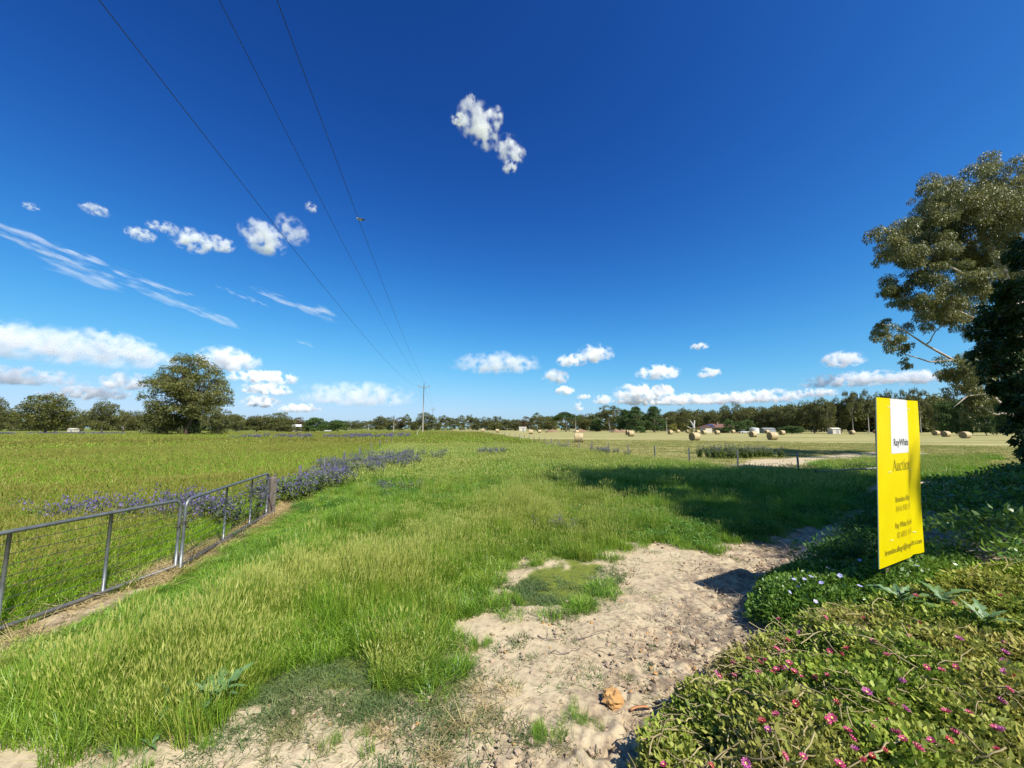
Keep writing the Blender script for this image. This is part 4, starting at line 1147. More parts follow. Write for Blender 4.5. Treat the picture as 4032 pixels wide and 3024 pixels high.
BL = [(1902, 1707, 11, 'leftmost small bale of the paddock, far along the picket fence'), (1958, 1709, 12.5, 'second small bale from the left along the picket fence'), (2090, 1713.5, 16, 'left one of two far bales between the big trio bale and the fence end'),
      (2124, 1707, 12, 'smaller far bale behind the pair left of the big fence-side bale'), (2278, 1743.5, 38, 'large pale bale right behind the picket fence, nearest of all'), (2272, 1711, 13, 'bale peeping over the top of the nearest fence-side bale'),
      (2484, 1718.5, 22, 'front bale of the overlapping pair before the dark pines'), (2473, 1713, 18, 'rear bale of the overlapping pair before the dark pines'), (2639, 1710.5, 16, 'bale at the foot of the thin far pole'),
      (2668, 1705, 12, 'small far bale under the round yellow shrub'), (2707, 1705.5, 12, 'small far bale left of the bleached dead tree'), (2747, 1708, 14, 'bale before the low yellow bush, left of its neighbour'), (2771, 1711.6, 15.5, 'bale just right of the low yellow bush'),
      (2733, 1737, 32, 'big bale with dark coiled end directly below the dead tree'), (2823, 1710.5, 16, 'bale in front of the red-roofed house'), (2885, 1707, 13, 'left bale of the tight pair right of the house'), (2897, 1703.6, 11, 'right, smaller bale of the tight pair right of the house'),
      (2963, 1721.7, 23, 'mid-size bale in front of the white tank'), (3039, 1732.6, 31, 'big bale with dark coiled end below the grey shed'), (3019, 1707, 14, 'small bale beside the grey shed'), (3078, 1711.6, 18, 'bale just right of the grey shed'),
      (3353, 1709, 17.7, 'lone bale left of the yellow board'), (3445, 1703.6, 13.5, 'bale half hidden by the left edge of the yellow board'), (3683, 1712, 21, 'first bale right of the yellow board'), (3721, 1716, 25.7, 'second bale right of the yellow board'), (3796, 1721, 31, 'third and largest bale right of the yellow board')]
rgb = np.random.default_rng(8)
for i, (px, pyb, hp, lab) in enumerate(BL):
    d = .5 * (2.2 * FPX / (pyb - 1686) + 1.5 * FPX / hp)
    p = at_depth(px, 1686, d); z = T(p[0], d)
    t = thing('hay_bale', lab, 'hay bale', (p[0], d, z), R(8 + rgb.normal(0, 7)), 'round hay bales in the paddock')
    body, ends = BALES[i % 3]
    for nm_, me in (('net_wrap', body), ('coil_end', ends[0]), ('coil_end', ends[1])):
        link(nm_, me, t, (0, 0, .715))
# ------------------------------------------------------------------ farm buildings and odds and ends before the far trees
M_roof = solid('red_brown_tiles', (0.17, 0.085, 0.06), (0.12, 0.06, 0.045), 1.2, .9)
M_brick = solid('dull_brick_wall', (0.26, 0.16, 0.11), (0.20, 0.12, 0.085), 2, .9)
M_white = solid('white_painted_steel', (0.66, 0.66, 0.64), (0.56, 0.56, 0.53), 1.5, .45)
M_cream = solid('cream_boards', (0.60, 0.55, 0.44), (0.50, 0.45, 0.36), 1.5, .8)
M_grey = solid('grey_sheet_iron', (0.40, 0.42, 0.43), (0.30, 0.31, 0.32), 1.5, .5, .3)
M_glass = solid('dark_window_glass', (0.03, 0.035, 0.04), None, 1, .1)
M_solar = solid('solar_panel', (0.03, 0.045, 0.09), None, 1, .15)
M_rubber = solid('black_rubber', (0.025, 0.025, 0.025), None, 1, .8)
M_earth = solid('heaped_brown_earth', (0.26, 0.165, 0.10), (0.18, 0.12, 0.07), 1.5, .95, bump=.8, bscale=4)
def hip(L, W_, z0, z1, over=.5):
    a, b_ = L / 2 + over, W_ / 2 + over; r_ = L / 2 - W_ / 2 * .9
    return B().add([(-a, -b_, z0), (a, -b_, z0), (a, b_, z0), (-a, b_, z0), (-r_, 0, z1), (r_, 0, z1)], [(0, 1, 5, 4), (1, 2, 5), (2, 3, 4, 5), (3, 0, 4), (3, 2, 1, 0)])
hp_ = at_depth(2832, 1686, 188)
hs_ = thing('farmhouse', 'low brick farmhouse with long red-brown roof before the far trees', 'house', (hp_[0], 188, T(hp_[0], 188)), .05)
B().box((0, 0, 1.25), (17, 8, 2.5)).obj('wall', M_brick, hs_)
rf = hip(17, 8, 2.503, 4.3).obj('roof', M_roof, hs_)
B().box((-1.5, -1.0, 4.4), (.7, .7, 1.3)).obj('chimney', M_brick, rf)
B().box((3.5, 1.0, 4.3), (.5, .5, 1.3)).obj('chimney', M_brick, rf)
sp_ = B().add([(-7.2, -3.9, 2.88), (-4.2, -3.9, 2.88), (-4.2, -1.2, 3.95), (-7.2, -1.2, 3.95), (-7.2, -3.9, 2.96), (-4.2, -3.9, 2.96), (-4.2, -1.2, 4.03), (-7.2, -1.2, 4.03)], [(3, 2, 1, 0), (4, 5, 6, 7), (0, 1, 5, 4), (1, 2, 6, 5), (2, 3, 7, 6), (3, 0, 4, 7)])
sp_.obj('solar_panel', M_solar, rf)
B().box((-8.4, -3.0, 1.2), (3.0, 5.0, 2.4)).obj('side_wing', M_cream, hs_)
B().add([(-10.2, -5.7, 2.4), (-6.6, -5.7, 2.4), (-6.6, -.3, 2.4), (-10.2, -.3, 2.4), (-8.4, -5.7, 3.5), (-8.4, -.3, 3.5)], [(0, 1, 4), (3, 5, 2), (0, 4, 5, 3), (1, 2, 5, 4), (3, 2, 1, 0)]).obj('gable_roof', M_roof, hs_)
for x in (-5, -2, 1, 4, 6.8):
    w = B().box((x, -4.02, 1.4), (1.3, .08, 1.2)).obj('window', M_white, hs_)
    B().box((x, -4.065, 1.4), (1.1, .04, 1.0)).obj('pane', M_glass, w)
B().box((2.5, -4.03, 1.0), (.9, .08, 2.0)).obj('door', M_cream, hs_)
# white tank, car, sheds
tp = at_depth(2969, 1686, 172); tk = thing('water_tank', 'white cylindrical water tank beside the farmhouse', 'tank', (tp[0], 172, T(tp[0], 172)))
wire_tube([(0, 0, 0), (0, 0, 1.1), (0, 0, 2.2)], [1.9, 1.92, 1.9], 28).obj('shell', M_white, tk, smooth=False)
wire_tube([(0, 0, 2.2), (0, 0, 2.5)], [1.9, .35], 28).obj('lid', M_white, tk)
wire_tube([(1.95, 0, .3), (2.2, 0, .3)], .06, 8).obj('outlet_pipe', M_grey, tk)
cp = at_depth(2927, 1686, 165); car = thing('parked_car', 'white car parked left of the white tank', 'car', (cp[0], 165, T(cp[0], 165)), .2)
B().add([(-2.1, -.85, .35), (2.1, -.85, .35), (2.1, .85, .35), (-2.1, .85, .35), (-2.1, -.85, .85), (2.1, -.85, .8), (2.1, .85, .8), (-2.1, .85, .85)], [(3, 2, 1, 0), (4, 5, 6, 7), (0, 1, 5, 4), (1, 2, 6, 5), (2, 3, 7, 6), (3, 0, 4, 7)]).obj('body', M_white, car)
B().add([(-1.6, -.8, .853), (.9, -.8, .84), (.9, .8, .84), (-1.6, .8, .853), (-1.2, -.65, 1.42), (.2, -.65, 1.42), (.2, .65, 1.42), (-1.2, .65, 1.42)], [(4, 5, 6, 7), (0, 1, 5, 4), (1, 2, 6, 5), (2, 3, 7, 6), (3, 0, 4, 7)]).obj('cabin', M_glass, car)
B().box((-.5, 0, 1.44), (1.4, 1.3, .04)).obj('roof', M_white, car)
for x in (-1.35, 1.3):
    for y in (-.8, .8): wire_tube([(x, y - .1, .32), (x, y + .1, .32)], .32, 14).obj('wheel', M_rubber, car)
def shed(name, label, px, d, L, W_, h, mat, rz=0., roof=None, rise=.5):
    p = at_depth(px, 1686, d); t = thing(name, label, 'shed', (p[0], d, T(p[0], d)), rz)
    B().box((0, 0, h / 2), (L, W_, h)).obj('wall', mat, t)
    a, b_ = L / 2 + .2, W_ / 2 + .2
    B().add([(-a, -b_, h + .003), (a, -b_, h + .003), (a, b_, h + .003), (-a, b_, h + .003), (-a, 0, h + rise), (a, 0, h + rise)], [(0, 1, 5, 4), (1, 2, 5), (2, 3, 4, 5), (3, 0, 4), (3, 2, 1, 0)]).obj('roof', roof or mat, t)
    B().box((L * .1, -W_ / 2 - .02, h * .42), (L * .3, .06, h * .8)).obj('door', M_grey, t)
    return t
shed('farm_shed', 'low grey shed behind the bales right of the white tank', 3021, 175, 5.0, 3.5, 1.9, M_grey)
shed('farm_shed', 'pale shed half hidden among trees right of the lone big gum', 1168, 212, 4.4, 4, 2.6, M_cream, .3, M_white, 1.2)
shed('farm_shed', 'tiny far white shed below the trees left of the umbrella pine', 2058, 268, 5.0, 4, 2.5, M_cream)
shed('farm_shed', 'small cream shed below the trees left of the yellow board', 3283, 150, 3.0, 2.5, 1.9, M_cream)
shed('farm_shed', 'tiny pale shed at the foot of the trees near the left edge', 290, 182, 3.0, 2.4, 1.2, M_cream)
trp = at_depth(1292, 1686, 150); tr_ = thing('flat_trailer', 'white flat trailer in front of the bushy green trees', 'trailer', (trp[0], 150, T(trp[0], 150)))
B().box((0, 0, .75), (2.2, 1.2, .35)).obj('tray', M_white, tr_)
for x in (-.8, .8): B().box((x, 0, .28), (.12, .9, .56)).obj('leg', M_dkpipe, tr_)
# dead tree
dp = at_depth(2730, 1686, 170); dt = thing('dead_tree', 'bleached bare dead tree stump with broken forks before the wood', 'tree', (dp[0], 170, T(dp[0], 170)))
ts = TubeSet(); ts.add([(0, 0, -.2), (.1, 0, 2), (.2, 0, 3.6)], [.75, .6, .5], 9); ts.add([(.2, 0, 3.3), (.55, 0, 4.6), (.6, 0, 5.7)], [.42, .36, .3], 7); ts.add([(.1, 0, 3.2), (-.7, 0, 4.6), (-1.2, 0, 5.5)], [.36, .26, .16], 7); ts.add([(0, 0, 1.6), (-1.6, .2, 2.4), (-2.7, .2, 3.1)], [.3, .16, .07], 6)
link('trunk', ts.mesh('trunk', M_dead), dt)
for (px, d, w, h, k, nm_, lab) in [(2651, 172, 3.2, 4.4, 'yellow0', 'yellow_shrub', 'round yellow-green shrub beside the thin far pole'), (2733, 166, 5, 2.5, 'yellow0', 'yellow_shrub', 'low wide yellow bush below the dead tree'),
        (2870, 170, 4.5, 6.5, 'bush0', 'garden_shrub', 'tall dark shrub in front of the farmhouse roof'), (2912, 172, 5.5, 5.5, 'bush1', 'garden_shrub', 'dark shrub left of the parked car'), (2945, 178, 6, 6.5, 'bush0', 'garden_shrub', 'dark leafy shrub between the car and the tank'), (2520, 178, 5, 3.4, 'bush1', 'garden_shrub', 'bright green shrub at the foot of the dark pines'),
        (3115, 150, 9, 3.2, 'bush0', 'garden_shrub', 'low spreading green shrub right of the grey shed'), (1168, 203, 8.5, 2.7, 'grey0', 'garden_shrub', 'low grey shrub in front of the pale shed right of the lone gum'), (2840, 176, 7, 2.2, 'bush1', 'garden_shrub', 'low hedge along the front of the farmhouse')]:
    p = at_depth(px, 1686, d); place_tree(k, p[0], d, w, h, px, nm_, lab, None, 'shrub')
def heap(label, px, d, L, h, seed):
    p = at_depth(px, 1686, d); rg = np.random.default_rng(seed); n, m_ = 22, 7; V = []; F = []
    for j in range(m_ + 1):
        for k in range(n):
            a = k * 6.283 / n; q = (1 - j / m_); V.append((L / 2 * q * math.cos(a) * (1 + .15 * rg.normal() * (j < m_)), 1.2 * q * math.sin(a), h * (1 - q ** 1.6) * (1 + .12 * rg.normal()) - (.1 if j == 0 else 0)))
    for j in range(m_):
        for k in range(n): F.append((j * n + k, j * n + (k + 1) % n, (j + 1) * n + (k + 1) % n, (j + 1) * n + k))
    o = B().add(V, F).obj('earth_heap', M_earth, None, (p[0], d, T(p[0], d)), True); tag(o, label, 'heap', 'heaps of earth along the far paddock edge')
heap('long low brown heap left of the bare greenish pole', 2175, 205, 8, 1.6, 1); heap('brown heap right behind the nearest fence-side bale', 2285, 205, 8, 1.7, 2); heap('small brown heap before the dark pines, leftmost of two', 2425, 190, 5, 1.7, 3); heap('brown heap before the dark pines, right of its twin', 2452, 192, 6, 1.4, 4)
# road marker posts beside the verge
for (px, pyb, hgt, lab, tilt) in [(1642, 1721, 1.0, 'short white marker post below the tall power pole', .02), (2049, 1734, .8, 'small white marker peg in the verge grass by the picket fence', .1)]:
    g = gp(px, pyb); t = thing('marker_post', lab, 'marker post', (g[0], g[1], T(g[0], g[1])))
    wire_tube([(0, 0, -.1), (0, 0, hgt * .6), (tilt * hgt, 0, hgt)], .06, 8).obj('stake', M_white, t); B().box((tilt * hgt, -.065, hgt * .82), (.07, .012, .12)).obj('reflector', M_roof, t)
g = at_depth(1638, 1700, 118); stay = thing('leaning_stay', 'slanting pale stay pole leaning beside the tall power pole', 'stay pole', (g[0], 118, T(g[0], 118)))
wire_tube([(0, 0, -.1), (1.6, 0, 2.4)], .07, 7).obj('strut', M_dead, stay)

# ------------------------------------------------------------------ the yellow board
M_yel = solid('yellow_corflute', (0.68, 0.565, 0.0), (0.62, 0.50, 0.0), 2.2, .38, spec=.25)
M_wht = solid('white_print', (0.68, 0.68, 0.70), None, 3, .28)
M_ink = solid('dark_print', (0.055, 0.055, 0.06), None, 3, .4)
M_ink2 = solid('olive_print', (0.24, 0.20, 0.015), None, 3, .4)
M_ink3 = solid('faint_print', (0.42, 0.34, 0.01), None, 3, .4)
M_edge = solid('sheet_edge', (0.72, 0.74, 0.55), None, 3, .5)
M_stake = solid('stake_timber', (0.20, 0.14, 0.09), (0.13, 0.09, 0.06), 8, .9)
BH = 1.8
def corner(px_t, py_t, px_b, py_b):
    r1 = ray(px_t, py_t); r2 = ray(px_b, py_b)
    d = BH / (r1[2] / r1[1] - r2[2] / r2[1])
    return at_depth(px_t, py_t, d), at_depth(px_b, py_b, d)
TL, BLc = corner(3451, 1564, 3463, 2242)
TR, BRc = corner(3613, 1579, 3638, 2173)
bo = (BLc + BRc) / 2
bn_ = np.cross(BRc - BLc, TL - BLc); bn_ /= np.linalg.norm(bn_)
if np.dot(bn_, -bo) < 0: bn_ = -bn_
def bpnt(u, v, off=0.0):                 # u across from the left, v down from the top
    p = (TL * (1 - u) + TR * u) * (1 - v) + (BLc * (1 - u) + BRc * u) * v
    warp = -.022 * math.exp(-((u - .80) / .085) ** 2) + .010 * math.sin(v * 7.0) * max(0, u - .45)
    return p + bn_ * (off + warp)
BZ = T(bo[0], bo[1])
borg = np.array([bo[0], bo[1], BZ])
board = thing('auction_board', 'tall yellow real estate auction board on stakes in the planted bank', 'sign', borg)
nu, nv_ = 41, 41
V = []; F = []
for s_, off in ((0, 0.0), (1, -.008)):
    for j in range(nv_):
        for i in range(nu): V.append(bpnt(i / (nu - 1), j / (nv_ - 1), off) - borg)
N_ = nu * nv_
for j in range(nv_ - 1):
    for i in range(nu - 1):
        a = j * nu + i; F.append((a, a + nu, a + nu + 1, a + 1)); F.append((N_ + a + 1, N_ + a + nu + 1, N_ + a + nu, N_ + a))
B().add(V, F).obj('panel', M_yel, board, smooth=True)
E = B()
def rim(ix):
    for a, b_ in zip(ix[:-1], ix[1:]): E.add([V[a], V[b_], V[b_ + N_], V[a + N_]], [(0, 1, 2, 3)])
rim(list(range(nu))); rim([(nv_ - 1) * nu + i for i in range(nu)]); rim([j * nu for j in range(nv_)]); rim([j * nu + nu - 1 for j in range(nv_)])
E.obj('edge', M_edge, board)
def sheet(name, u0, u1, v0, v1, off, mat, n=16):
    VV = [bpnt(u0 + (u1 - u0) * i / n, v0 + (v1 - v0) * j / n, off) - borg for j in range(n + 1) for i in range(n + 1)]
    FF = [(j * (n + 1) + i, (j + 1) * (n + 1) + i, (j + 1) * (n + 1) + i + 1, j * (n + 1) + i + 1) for j in range(n) for i in range(n)]
    return B().add(VV, FF).obj(name, mat, board, smooth=True)
sheet('white_band', .30, .75, 0.0, .345, .0015, M_wht)
def text_mesh(txt, bold=0.0):
    cu = bpy.data.curves.new('lettering', 'FONT'); cu.body = txt; cu.resolution_u = 3; cu.offset = bold
    o = bpy.data.objects.new('lettering', cu); COL.objects.link(o)
    dg = bpy.context.evaluated_depsgraph_get(); me = bpy.data.meshes.new_from_object(o.evaluated_get(dg))
    bpy.data.objects.remove(o); bpy.data.curves.remove(cu)
    return me
def put_text(name, txt, u0, u1, vbase, cap, mat, bold=0.0, off=.003):
    me = text_mesh(txt, bold)
    co = np.array([v.co for v in me.vertices]); x0, x1 = co[:, 0].min(), co[:, 0].max()
    k = cap / .70 / BH
    for v in me.vertices:
        u = u0 + (u1 - u0) * (v.co.x - x0) / (x1 - x0); w = vbase - v.co.y * k
        v.co = Vector(bpnt(u, w, off) - borg)
    me.materials.clear(); me.materials.append(mat); me.update()
    return link(name, me, board)
put_text('lettering', 'RayWhite', .355, .715, .297, .078, M_ink, .018)
put_text('lettering', '.', .722, .73, .297, .078, M_yel, .018)
put_text('lettering', 'Brendon Allegri', .365, .75, .645, .062, M_ink2, .004)
put_text('lettering', '0416 930 197', .37, .75, .703, .066, M_ink3, -.002)
put_text('lettering', 'Ray White Forbes', .345, .785, .800, .062, M_ink2, .004)
put_text('lettering', '02 6851 1411', .38, .76, .860, .066, M_ink3, -.002)
put_text('lettering', 'brendon.allegri@raywhite.com', .115, .955, .938, .060, M_ink2, .004)
# serif headline drawn as thick and thin strokes
def strokes(name, glyphs, u0, u1, vbase, cap, mat):
    W_ = sum(g_[0] for g_ in glyphs); x = 0; b_ = B()
    for adv, segs in glyphs:
        for pts, w in segs:
            P = np.array(pts, float); P[:, 0] += x
            for (ax, ay), (bx_, by_) in zip(P[:-1], P[1:]):
                dx, dy = bx_ - ax, by_ - ay; L_ = math.hypot(dx, dy) + 1e-9; nx, ny = -dy / L_ * w / 2, dx / L_ * w / 2
                ex, ey = dx / L_ * w * .25, dy / L_ * w * .25
                q = [(ax - ex + nx, ay - ey + ny), (ax - ex - nx, ay - ey - ny), (bx_ + ex - nx, by_ + ey - ny), (bx_ + ex + nx, by_ + ey + ny)]
                b_.add([bpnt(u0 + (u1 - u0) * px / W_, vbase - py * cap / BH, .003) - borg for px, py in q], [(0, 1, 2, 3)])
        x += adv
    return b_.obj(name, mat, board)
def arc(cx, cy_, rx, ry, a0, a1, n=10): return [(cx + rx * math.cos(R(a0 + (a1 - a0) * i / n)), cy_ + ry * math.sin(R(a0 + (a1 - a0) * i / n))) for i in range(n + 1)]
GA = (.78, [([(.06, 0), (.38, 1)], .05), ([(.38, 1), (.70, 0)], .12), ([(.18, .36), (.58, .36)], .045), ([(-.02, .01), (.17, .01)], .035), ([(.57, .01), (.80, .01)], .035)])
GU = (.60, [([(.12, .68), (.12, .2)], .10), (arc(.28, .2, .16, .18, 180, 300), .08), ([(.46, .68), (.46, 0)], .10), ([(.03, .67), (.14, .67)], .035), ([(.37, .67), (.48, .67)], .035), ([(.46, .01), (.57, .02)], .035), ([(.36, .05), (.46, .2)], .05)])
GC = (.50, [(arc(.28, .34, .21, .33, 55, 300), .085), ([(.38, .6), (.42, .55)], .1)])
GT = (.40, [([(.17, .86), (.17, .14)], .10), (arc(.28, .14, .11, .13, 180, 310), .06), ([(.04, .67), (.34, .67)], .04)])
GI = (.30, [([(.15, .68), (.15, 0)], .10), ([(.06, .67), (.17, .67)], .035), ([(.05, .01), (.25, .01)], .035), ([(.14, .92), (.16, .92)], .12)])
GO = (.60, [(arc(.29, .34, .23, .33, 0, 360, 18), .08)])
GN = (.62, [([(.14, .68), (.14, 0)], .10), (arc(.32, .46, .16, .2, 160, 0), .08), ([(.48, .46), (.48, 0)], .10), ([(.05, .67), (.16, .67)], .035), ([(.04, .01), (.24, .01)], .035), ([(.38, .01), (.58, .01)], .035)])
strokes('lettering', [GA, GU, GC, GT, GI, GO, GN], .32, .76, .452, .118, M_ink2)
for (u, v) in ((.26, .055), (.80, .06), (.25, .455), (.79, .46), (.26, .86), (.83, .86)):
    B().add([bpnt(u + du, v + dv, .004) - borg for du, dv in ((-.03, -.002), (.03, -.002), (.03, .002), (-.03, .002))], [(0, 3, 2, 1)]).obj('staple', M_edge, board)
for u in (.22, .80):
    a = bpnt(u, .10, -.075) - borg; b2 = bpnt(u, 1.0, -.075) - borg
    ud = unit(TR - TL); lo = b2.copy(); lo[2] = -.25 - (BZ - T(*(b2 + borg)[:2]))
    ax_ = ud * .035; ay_ = bn_ * .022
    VV = [p + sx2 * ax_ + sy2 * ay_ for p in (lo, a) for sx2, sy2 in ((-1, -1), (1, -1), (1, 1), (-1, 1))]
    B().add(VV, [(3, 2, 1, 0), (4, 5, 6, 7), (0, 1, 5, 4), (1, 2, 6, 5), (2, 3, 7, 6), (3, 0, 4, 7)]).obj('stake', M_stake, board)
# ------------------------------------------------------------------ purple flowering weeds
M_purple = leafy('purple_petals', (0.13, 0.10, 0.27), (0.23, 0.18, 0.41), None, .3, .6, .6, .2)
M_stalk = leafy('weed_stalks', (0.10, 0.16, 0.035), (0.20, 0.26, 0.06), None, .25, .6, .6, .2)
def curse_plant(seed, stems, h, spread, flowers, fsize, leaves=14, lsz=.11):
    rg = np.random.default_rng(seed); V = []; F = []; rr = []; mi = []; nv = 0
    def add(v, f, r_, m_):
        nonlocal nv
        V.append(v); F.append(f + nv); rr.append(r_); mi.append(np.full(len(f), m_)); nv += len(v)
    for i in range(stems):
        az = rg.random() * 6.283; L = h * rg.uniform(.55, 1.05); out_ = spread * rg.uniform(.3, 1)
        t = np.linspace(0, 1, 5)[:, None]
        p = np.concatenate([np.cos(az) * out_ * t ** 1.3, np.sin(az) * out_ * t ** 1.3, L * t], 1) + rg.normal(0, .01, (5, 3)); p[0, 2] = 0
        v, f = tube_np(p, np.linspace(.007, .003, 5), 3); add(v, f, np.full(len(v), rg.random()), 0)
        k = flowers
        tt = .55 + .45 * rg.random(k); q = np.stack([np.interp(tt, t[:, 0], p[:, c]) for c in range(3)], 1) + rg.normal(0, .03, (k, 3))
        D = unit(rg.normal(size=(k, 3)) + np.array([0, 0, .6])); v, f, r_ = leaf_quads(q, D, fsize * (.6 + .8 * rg.random(k)), .8, rg, .25); add(v, f, r_, 1)
        k = leaves; tt = .75 * rg.random(k); q = np.stack([np.interp(tt, t[:, 0], p[:, c]) for c in range(3)], 1)
        D = unit(rg.normal(size=(k, 3)) * np.array([1, 1, .4]) + np.array([0, 0, .25])); v, f, r_ = leaf_quads(q, D, lsz * (.6 + .8 * rg.random(k)), .28, rg); add(v, f, r_, 0)
    return np_mesh('flowering_weed', np.concatenate(V), np.concatenate(F), {'r': np.concatenate(rr)}, None, False, [M_stalk, M_purple], np.concatenate(mi))
PC = proto_collection('flowering_weed', [curse_plant(200 + i, 7, .62, .24, 10, .034) for i in range(4)])
PCF = proto_collection('flowering_weed_far', [curse_plant(220 + i, 9, .65, .5, 14, .07, 14, .18) for i in range(3)])
PCT = proto_collection('tall_flowering_weed', [curse_plant(240 + i, 10, 1.15, .4, 7, .045, 30, .16) for i in range(3)])
def clump(label, coll, k, cx, cy_, rx, ry, n, s0=.8, s1=1.2, rot=0.0, seed=0):
    rg = np.random.default_rng(seed + 900)
    a = rg.random(n) * 6.283; q = rg.random(n) ** .6
    x = q * np.cos(a) * rx; y = q * np.sin(a) * ry
    x, y = cx + x * math.cos(rot) - y * math.sin(rot), cy_ + x * math.sin(rot) + y * math.cos(rot)
    keep = fbm(x * 2.2 / max(rx, .5) + seed, y * 2.2 / max(ry, .5), 70 + seed, 2) > .44
    x, y = x[keep], y[keep]
    return scatter('purple_wildflowers', coll, np.stack([x, y, surf(x, y)], 1), upright(len(x), rg, .08), s0 + (s1 - s0) * rg.random(len(x)), rg.integers(0, k, len(x)), label, None, 'wildflowers', group='patches of purple flowering weed')
clump('purple wildflowers growing close behind the two gates', PC, 4, -7.9, 8.7, 2.0, .8, 210, .9, 1.3, .18, 1)
clump('thin scatter of purple wildflowers behind the gates near the left edge', PC, 4, -10.6, 8.9, 1.5, .7, 26, .7, 1.0, .1, 2)
clump('purple wildflowers right beside the split timber post', PC, 4, -6.75, 11.8, .75, 1.0, 46, 1.0, 1.35, 0, 3)
clump('purple wildflowers in the fence line past the timber post', PC, 4, -6.9, 14.6, .9, 1.6, 60, 1.0, 1.4, 0, 4)
clump('largest bank of purple wildflowers, in the middle of the verge fence', PC, 4, -7.3, 20.5, 2.4, 3.4, 300, .9, 1.35, 0, 5)
clump('purple wildflowers trailing right behind the largest bank', PC, 4, -7.6, 27, 3.4, 3.2, 120, .8, 1.25, 0, 6)
clump('far band of purple wildflowers across the left field, left half', PCF, 3, -44, 74, 9, 8, 110, 1.0, 1.5, .1, 7)
clump('far band of purple wildflowers across the left field, right half', PCF, 3, -29, 78, 8.5, 7, 100, 1.0, 1.5, .1, 8)
clump('faint purple band below the round trees at the far left', PCF, 3, -122, 104, 28, 9, 190, .9, 1.3, .0, 9)
clump('small lone tuft of purple wildflowers in the middle of the verge', PC, 4, -1.6, 31, 1.1, 1.5, 70, .9, 1.2, 0, 10)
clump('tall stand of purple-topped weeds in the hay paddock behind the pickets', PCT, 3, 15.6, 29.0, 2.1, 1.2, 60, .6, 1.0, 0, 11)
clump('thin dry stand of tall weeds right of the purple-topped stand', PCT, 3, 19.0, 29.5, 1.7, .9, 34, .6, .85, 0, 12)
clump('low purple wildflowers among pickets beside the nearest bale', PC, 4, 8.2, 33, 1.3, 3.2, 60, .8, 1.1, .2, 13)
clump('little purple wildflowers at the dry edge of the bare soil', PC, 4, .85, 8.2, .42, .3, 14, .5, .75, 0, 14)
clump('sparse low purple flowers in front of the largest bank', PC, 4, -4.2, 13.6, 1.2, .7, 30, .45, .7, 0, 15)
clump('purple weeds at the foot of the farther pickets', PC, 4, 5.2, 44, .9, 4, 40, .8, 1.1, .12, 16)

# dark leafy weeds in the verge
def leafy_weed(seed, n, rad_, h, lsz, w):
    rg = np.random.default_rng(seed); th = rg.random(n) * 6.283; q = rad_ * np.sqrt(rg.random(n))
    P = np.stack([q * np.cos(th), q * np.sin(th), h * rg.random(n)], 1)
    D = unit(np.stack([np.cos(th), np.sin(th), .3 + rg.normal(0, .5, n)], 1) + rg.normal(0, .5, (n, 3)))
    V, F, r_ = leaf_quads(P, D, lsz * (.6 + .8 * rg.random(n)), w, rg)
    return np_mesh('leafy_weed', V, F, {'r': r_, 'h': np.zeros(len(V))}, M_weed)
WC = proto_collection('leafy_weed', [leafy_weed(400 + i, 110, .16, .20, .042, .5) for i in range(4)])
X = []; Y = []
for (px, py, r_, n) in [(840, 1070, 1.0, 200), (870, 1045, 1.3, 120), (1120, 1045, 1.5, 50), (1250, 1060, 1.4, 40), (1350, 1130, 1.6, 80), (1500, 1150, 1.6, 120), (1650, 1120, 2.0, 150), (1500, 1060, 2.4, 90), (1750, 1060, 1.6, 120), (460, 1170, .5, 30), (690, 1100, .7, 30), (1000, 1090, 1.0, 40), (560, 1100, .5, 20)]:
    g = gq(px, py); a = rng.random(n) * 6.283; q = r_ * np.sqrt(rng.random(n)); X.append(g[0] + q * np.cos(a)); Y.append(g[1] + q * np.sin(a))
X = np.concatenate(X); Y = np.concatenate(Y); k = (dirt_mask(X, Y) < .1) & (left_field(X, Y) < -.2) & (mound_s(X, Y) < .2)
X, Y = X[k], Y[k]
sc('leafy_verge_weeds', WC, X, Y, 4, .6, 1.2, 'dark green leafy weeds in patches through the verge', rng.random(len(X)) * .5)

# ------------------------------------------------------------------ planted bank on the right
M_apt = leafy('succulent_leaves', (0.13, 0.225, 0.025), (0.38, 0.45, 0.07), None, .33, .5, 2.5, .22, tintcol=(0.44, 0.36, 0.11))
M_stem = leafy('pale_runner_stems', (0.24, 0.19, 0.09), (0.44, 0.36, 0.18), None, .1, .5, 3, .3)
M_ivy = leafy('periwinkle_leaves', (0.075, 0.165, 0.02), (0.17, 0.28, 0.04), None, .3, .38, 2.0, .5)
def sprig(seed, n, rad_, h, lsz, w, mat, up=.5):
    rg = np.random.default_rng(seed); th = rg.random(n) * 6.283; q = rad_ * np.sqrt(rg.random(n))
    P = np.stack([q * np.cos(th), q * np.sin(th), h * (.25 + .75 * rg.random(n))], 1)
    D = unit(np.stack([np.cos(th), np.sin(th), np.zeros(n)], 1) * .6 + rg.normal(0, .6, (n, 3)) + np.array([0, 0, up]))
    V, F, r_ = leaf_quads(P, D, lsz * (.6 + .7 * rg.random(n)), w, rg, .10, None, .9)
    return np_mesh('sprig', V, F, {'r': r_}, mat)
def runner(seed):
    rg = np.random.default_rng(seed); t = np.linspace(0, 1, 8)
    a = rg.normal(0, 1.0); L = rg.uniform(.14, .3)
    p = np.stack([L * (t - .5), .05 * np.sin(t * 3 + a), .03 + .05 * np.sin(t * 3.14) * rg.uniform(.2, 1)], 1) + rg.normal(0, .004, (8, 3))
    v, f = tube_np(p, np.linspace(.0034, .0018, 8), 5)
    return np_mesh('runner', v, f, {'r': np.full(len(v), rg.random())}, M_stem, True)
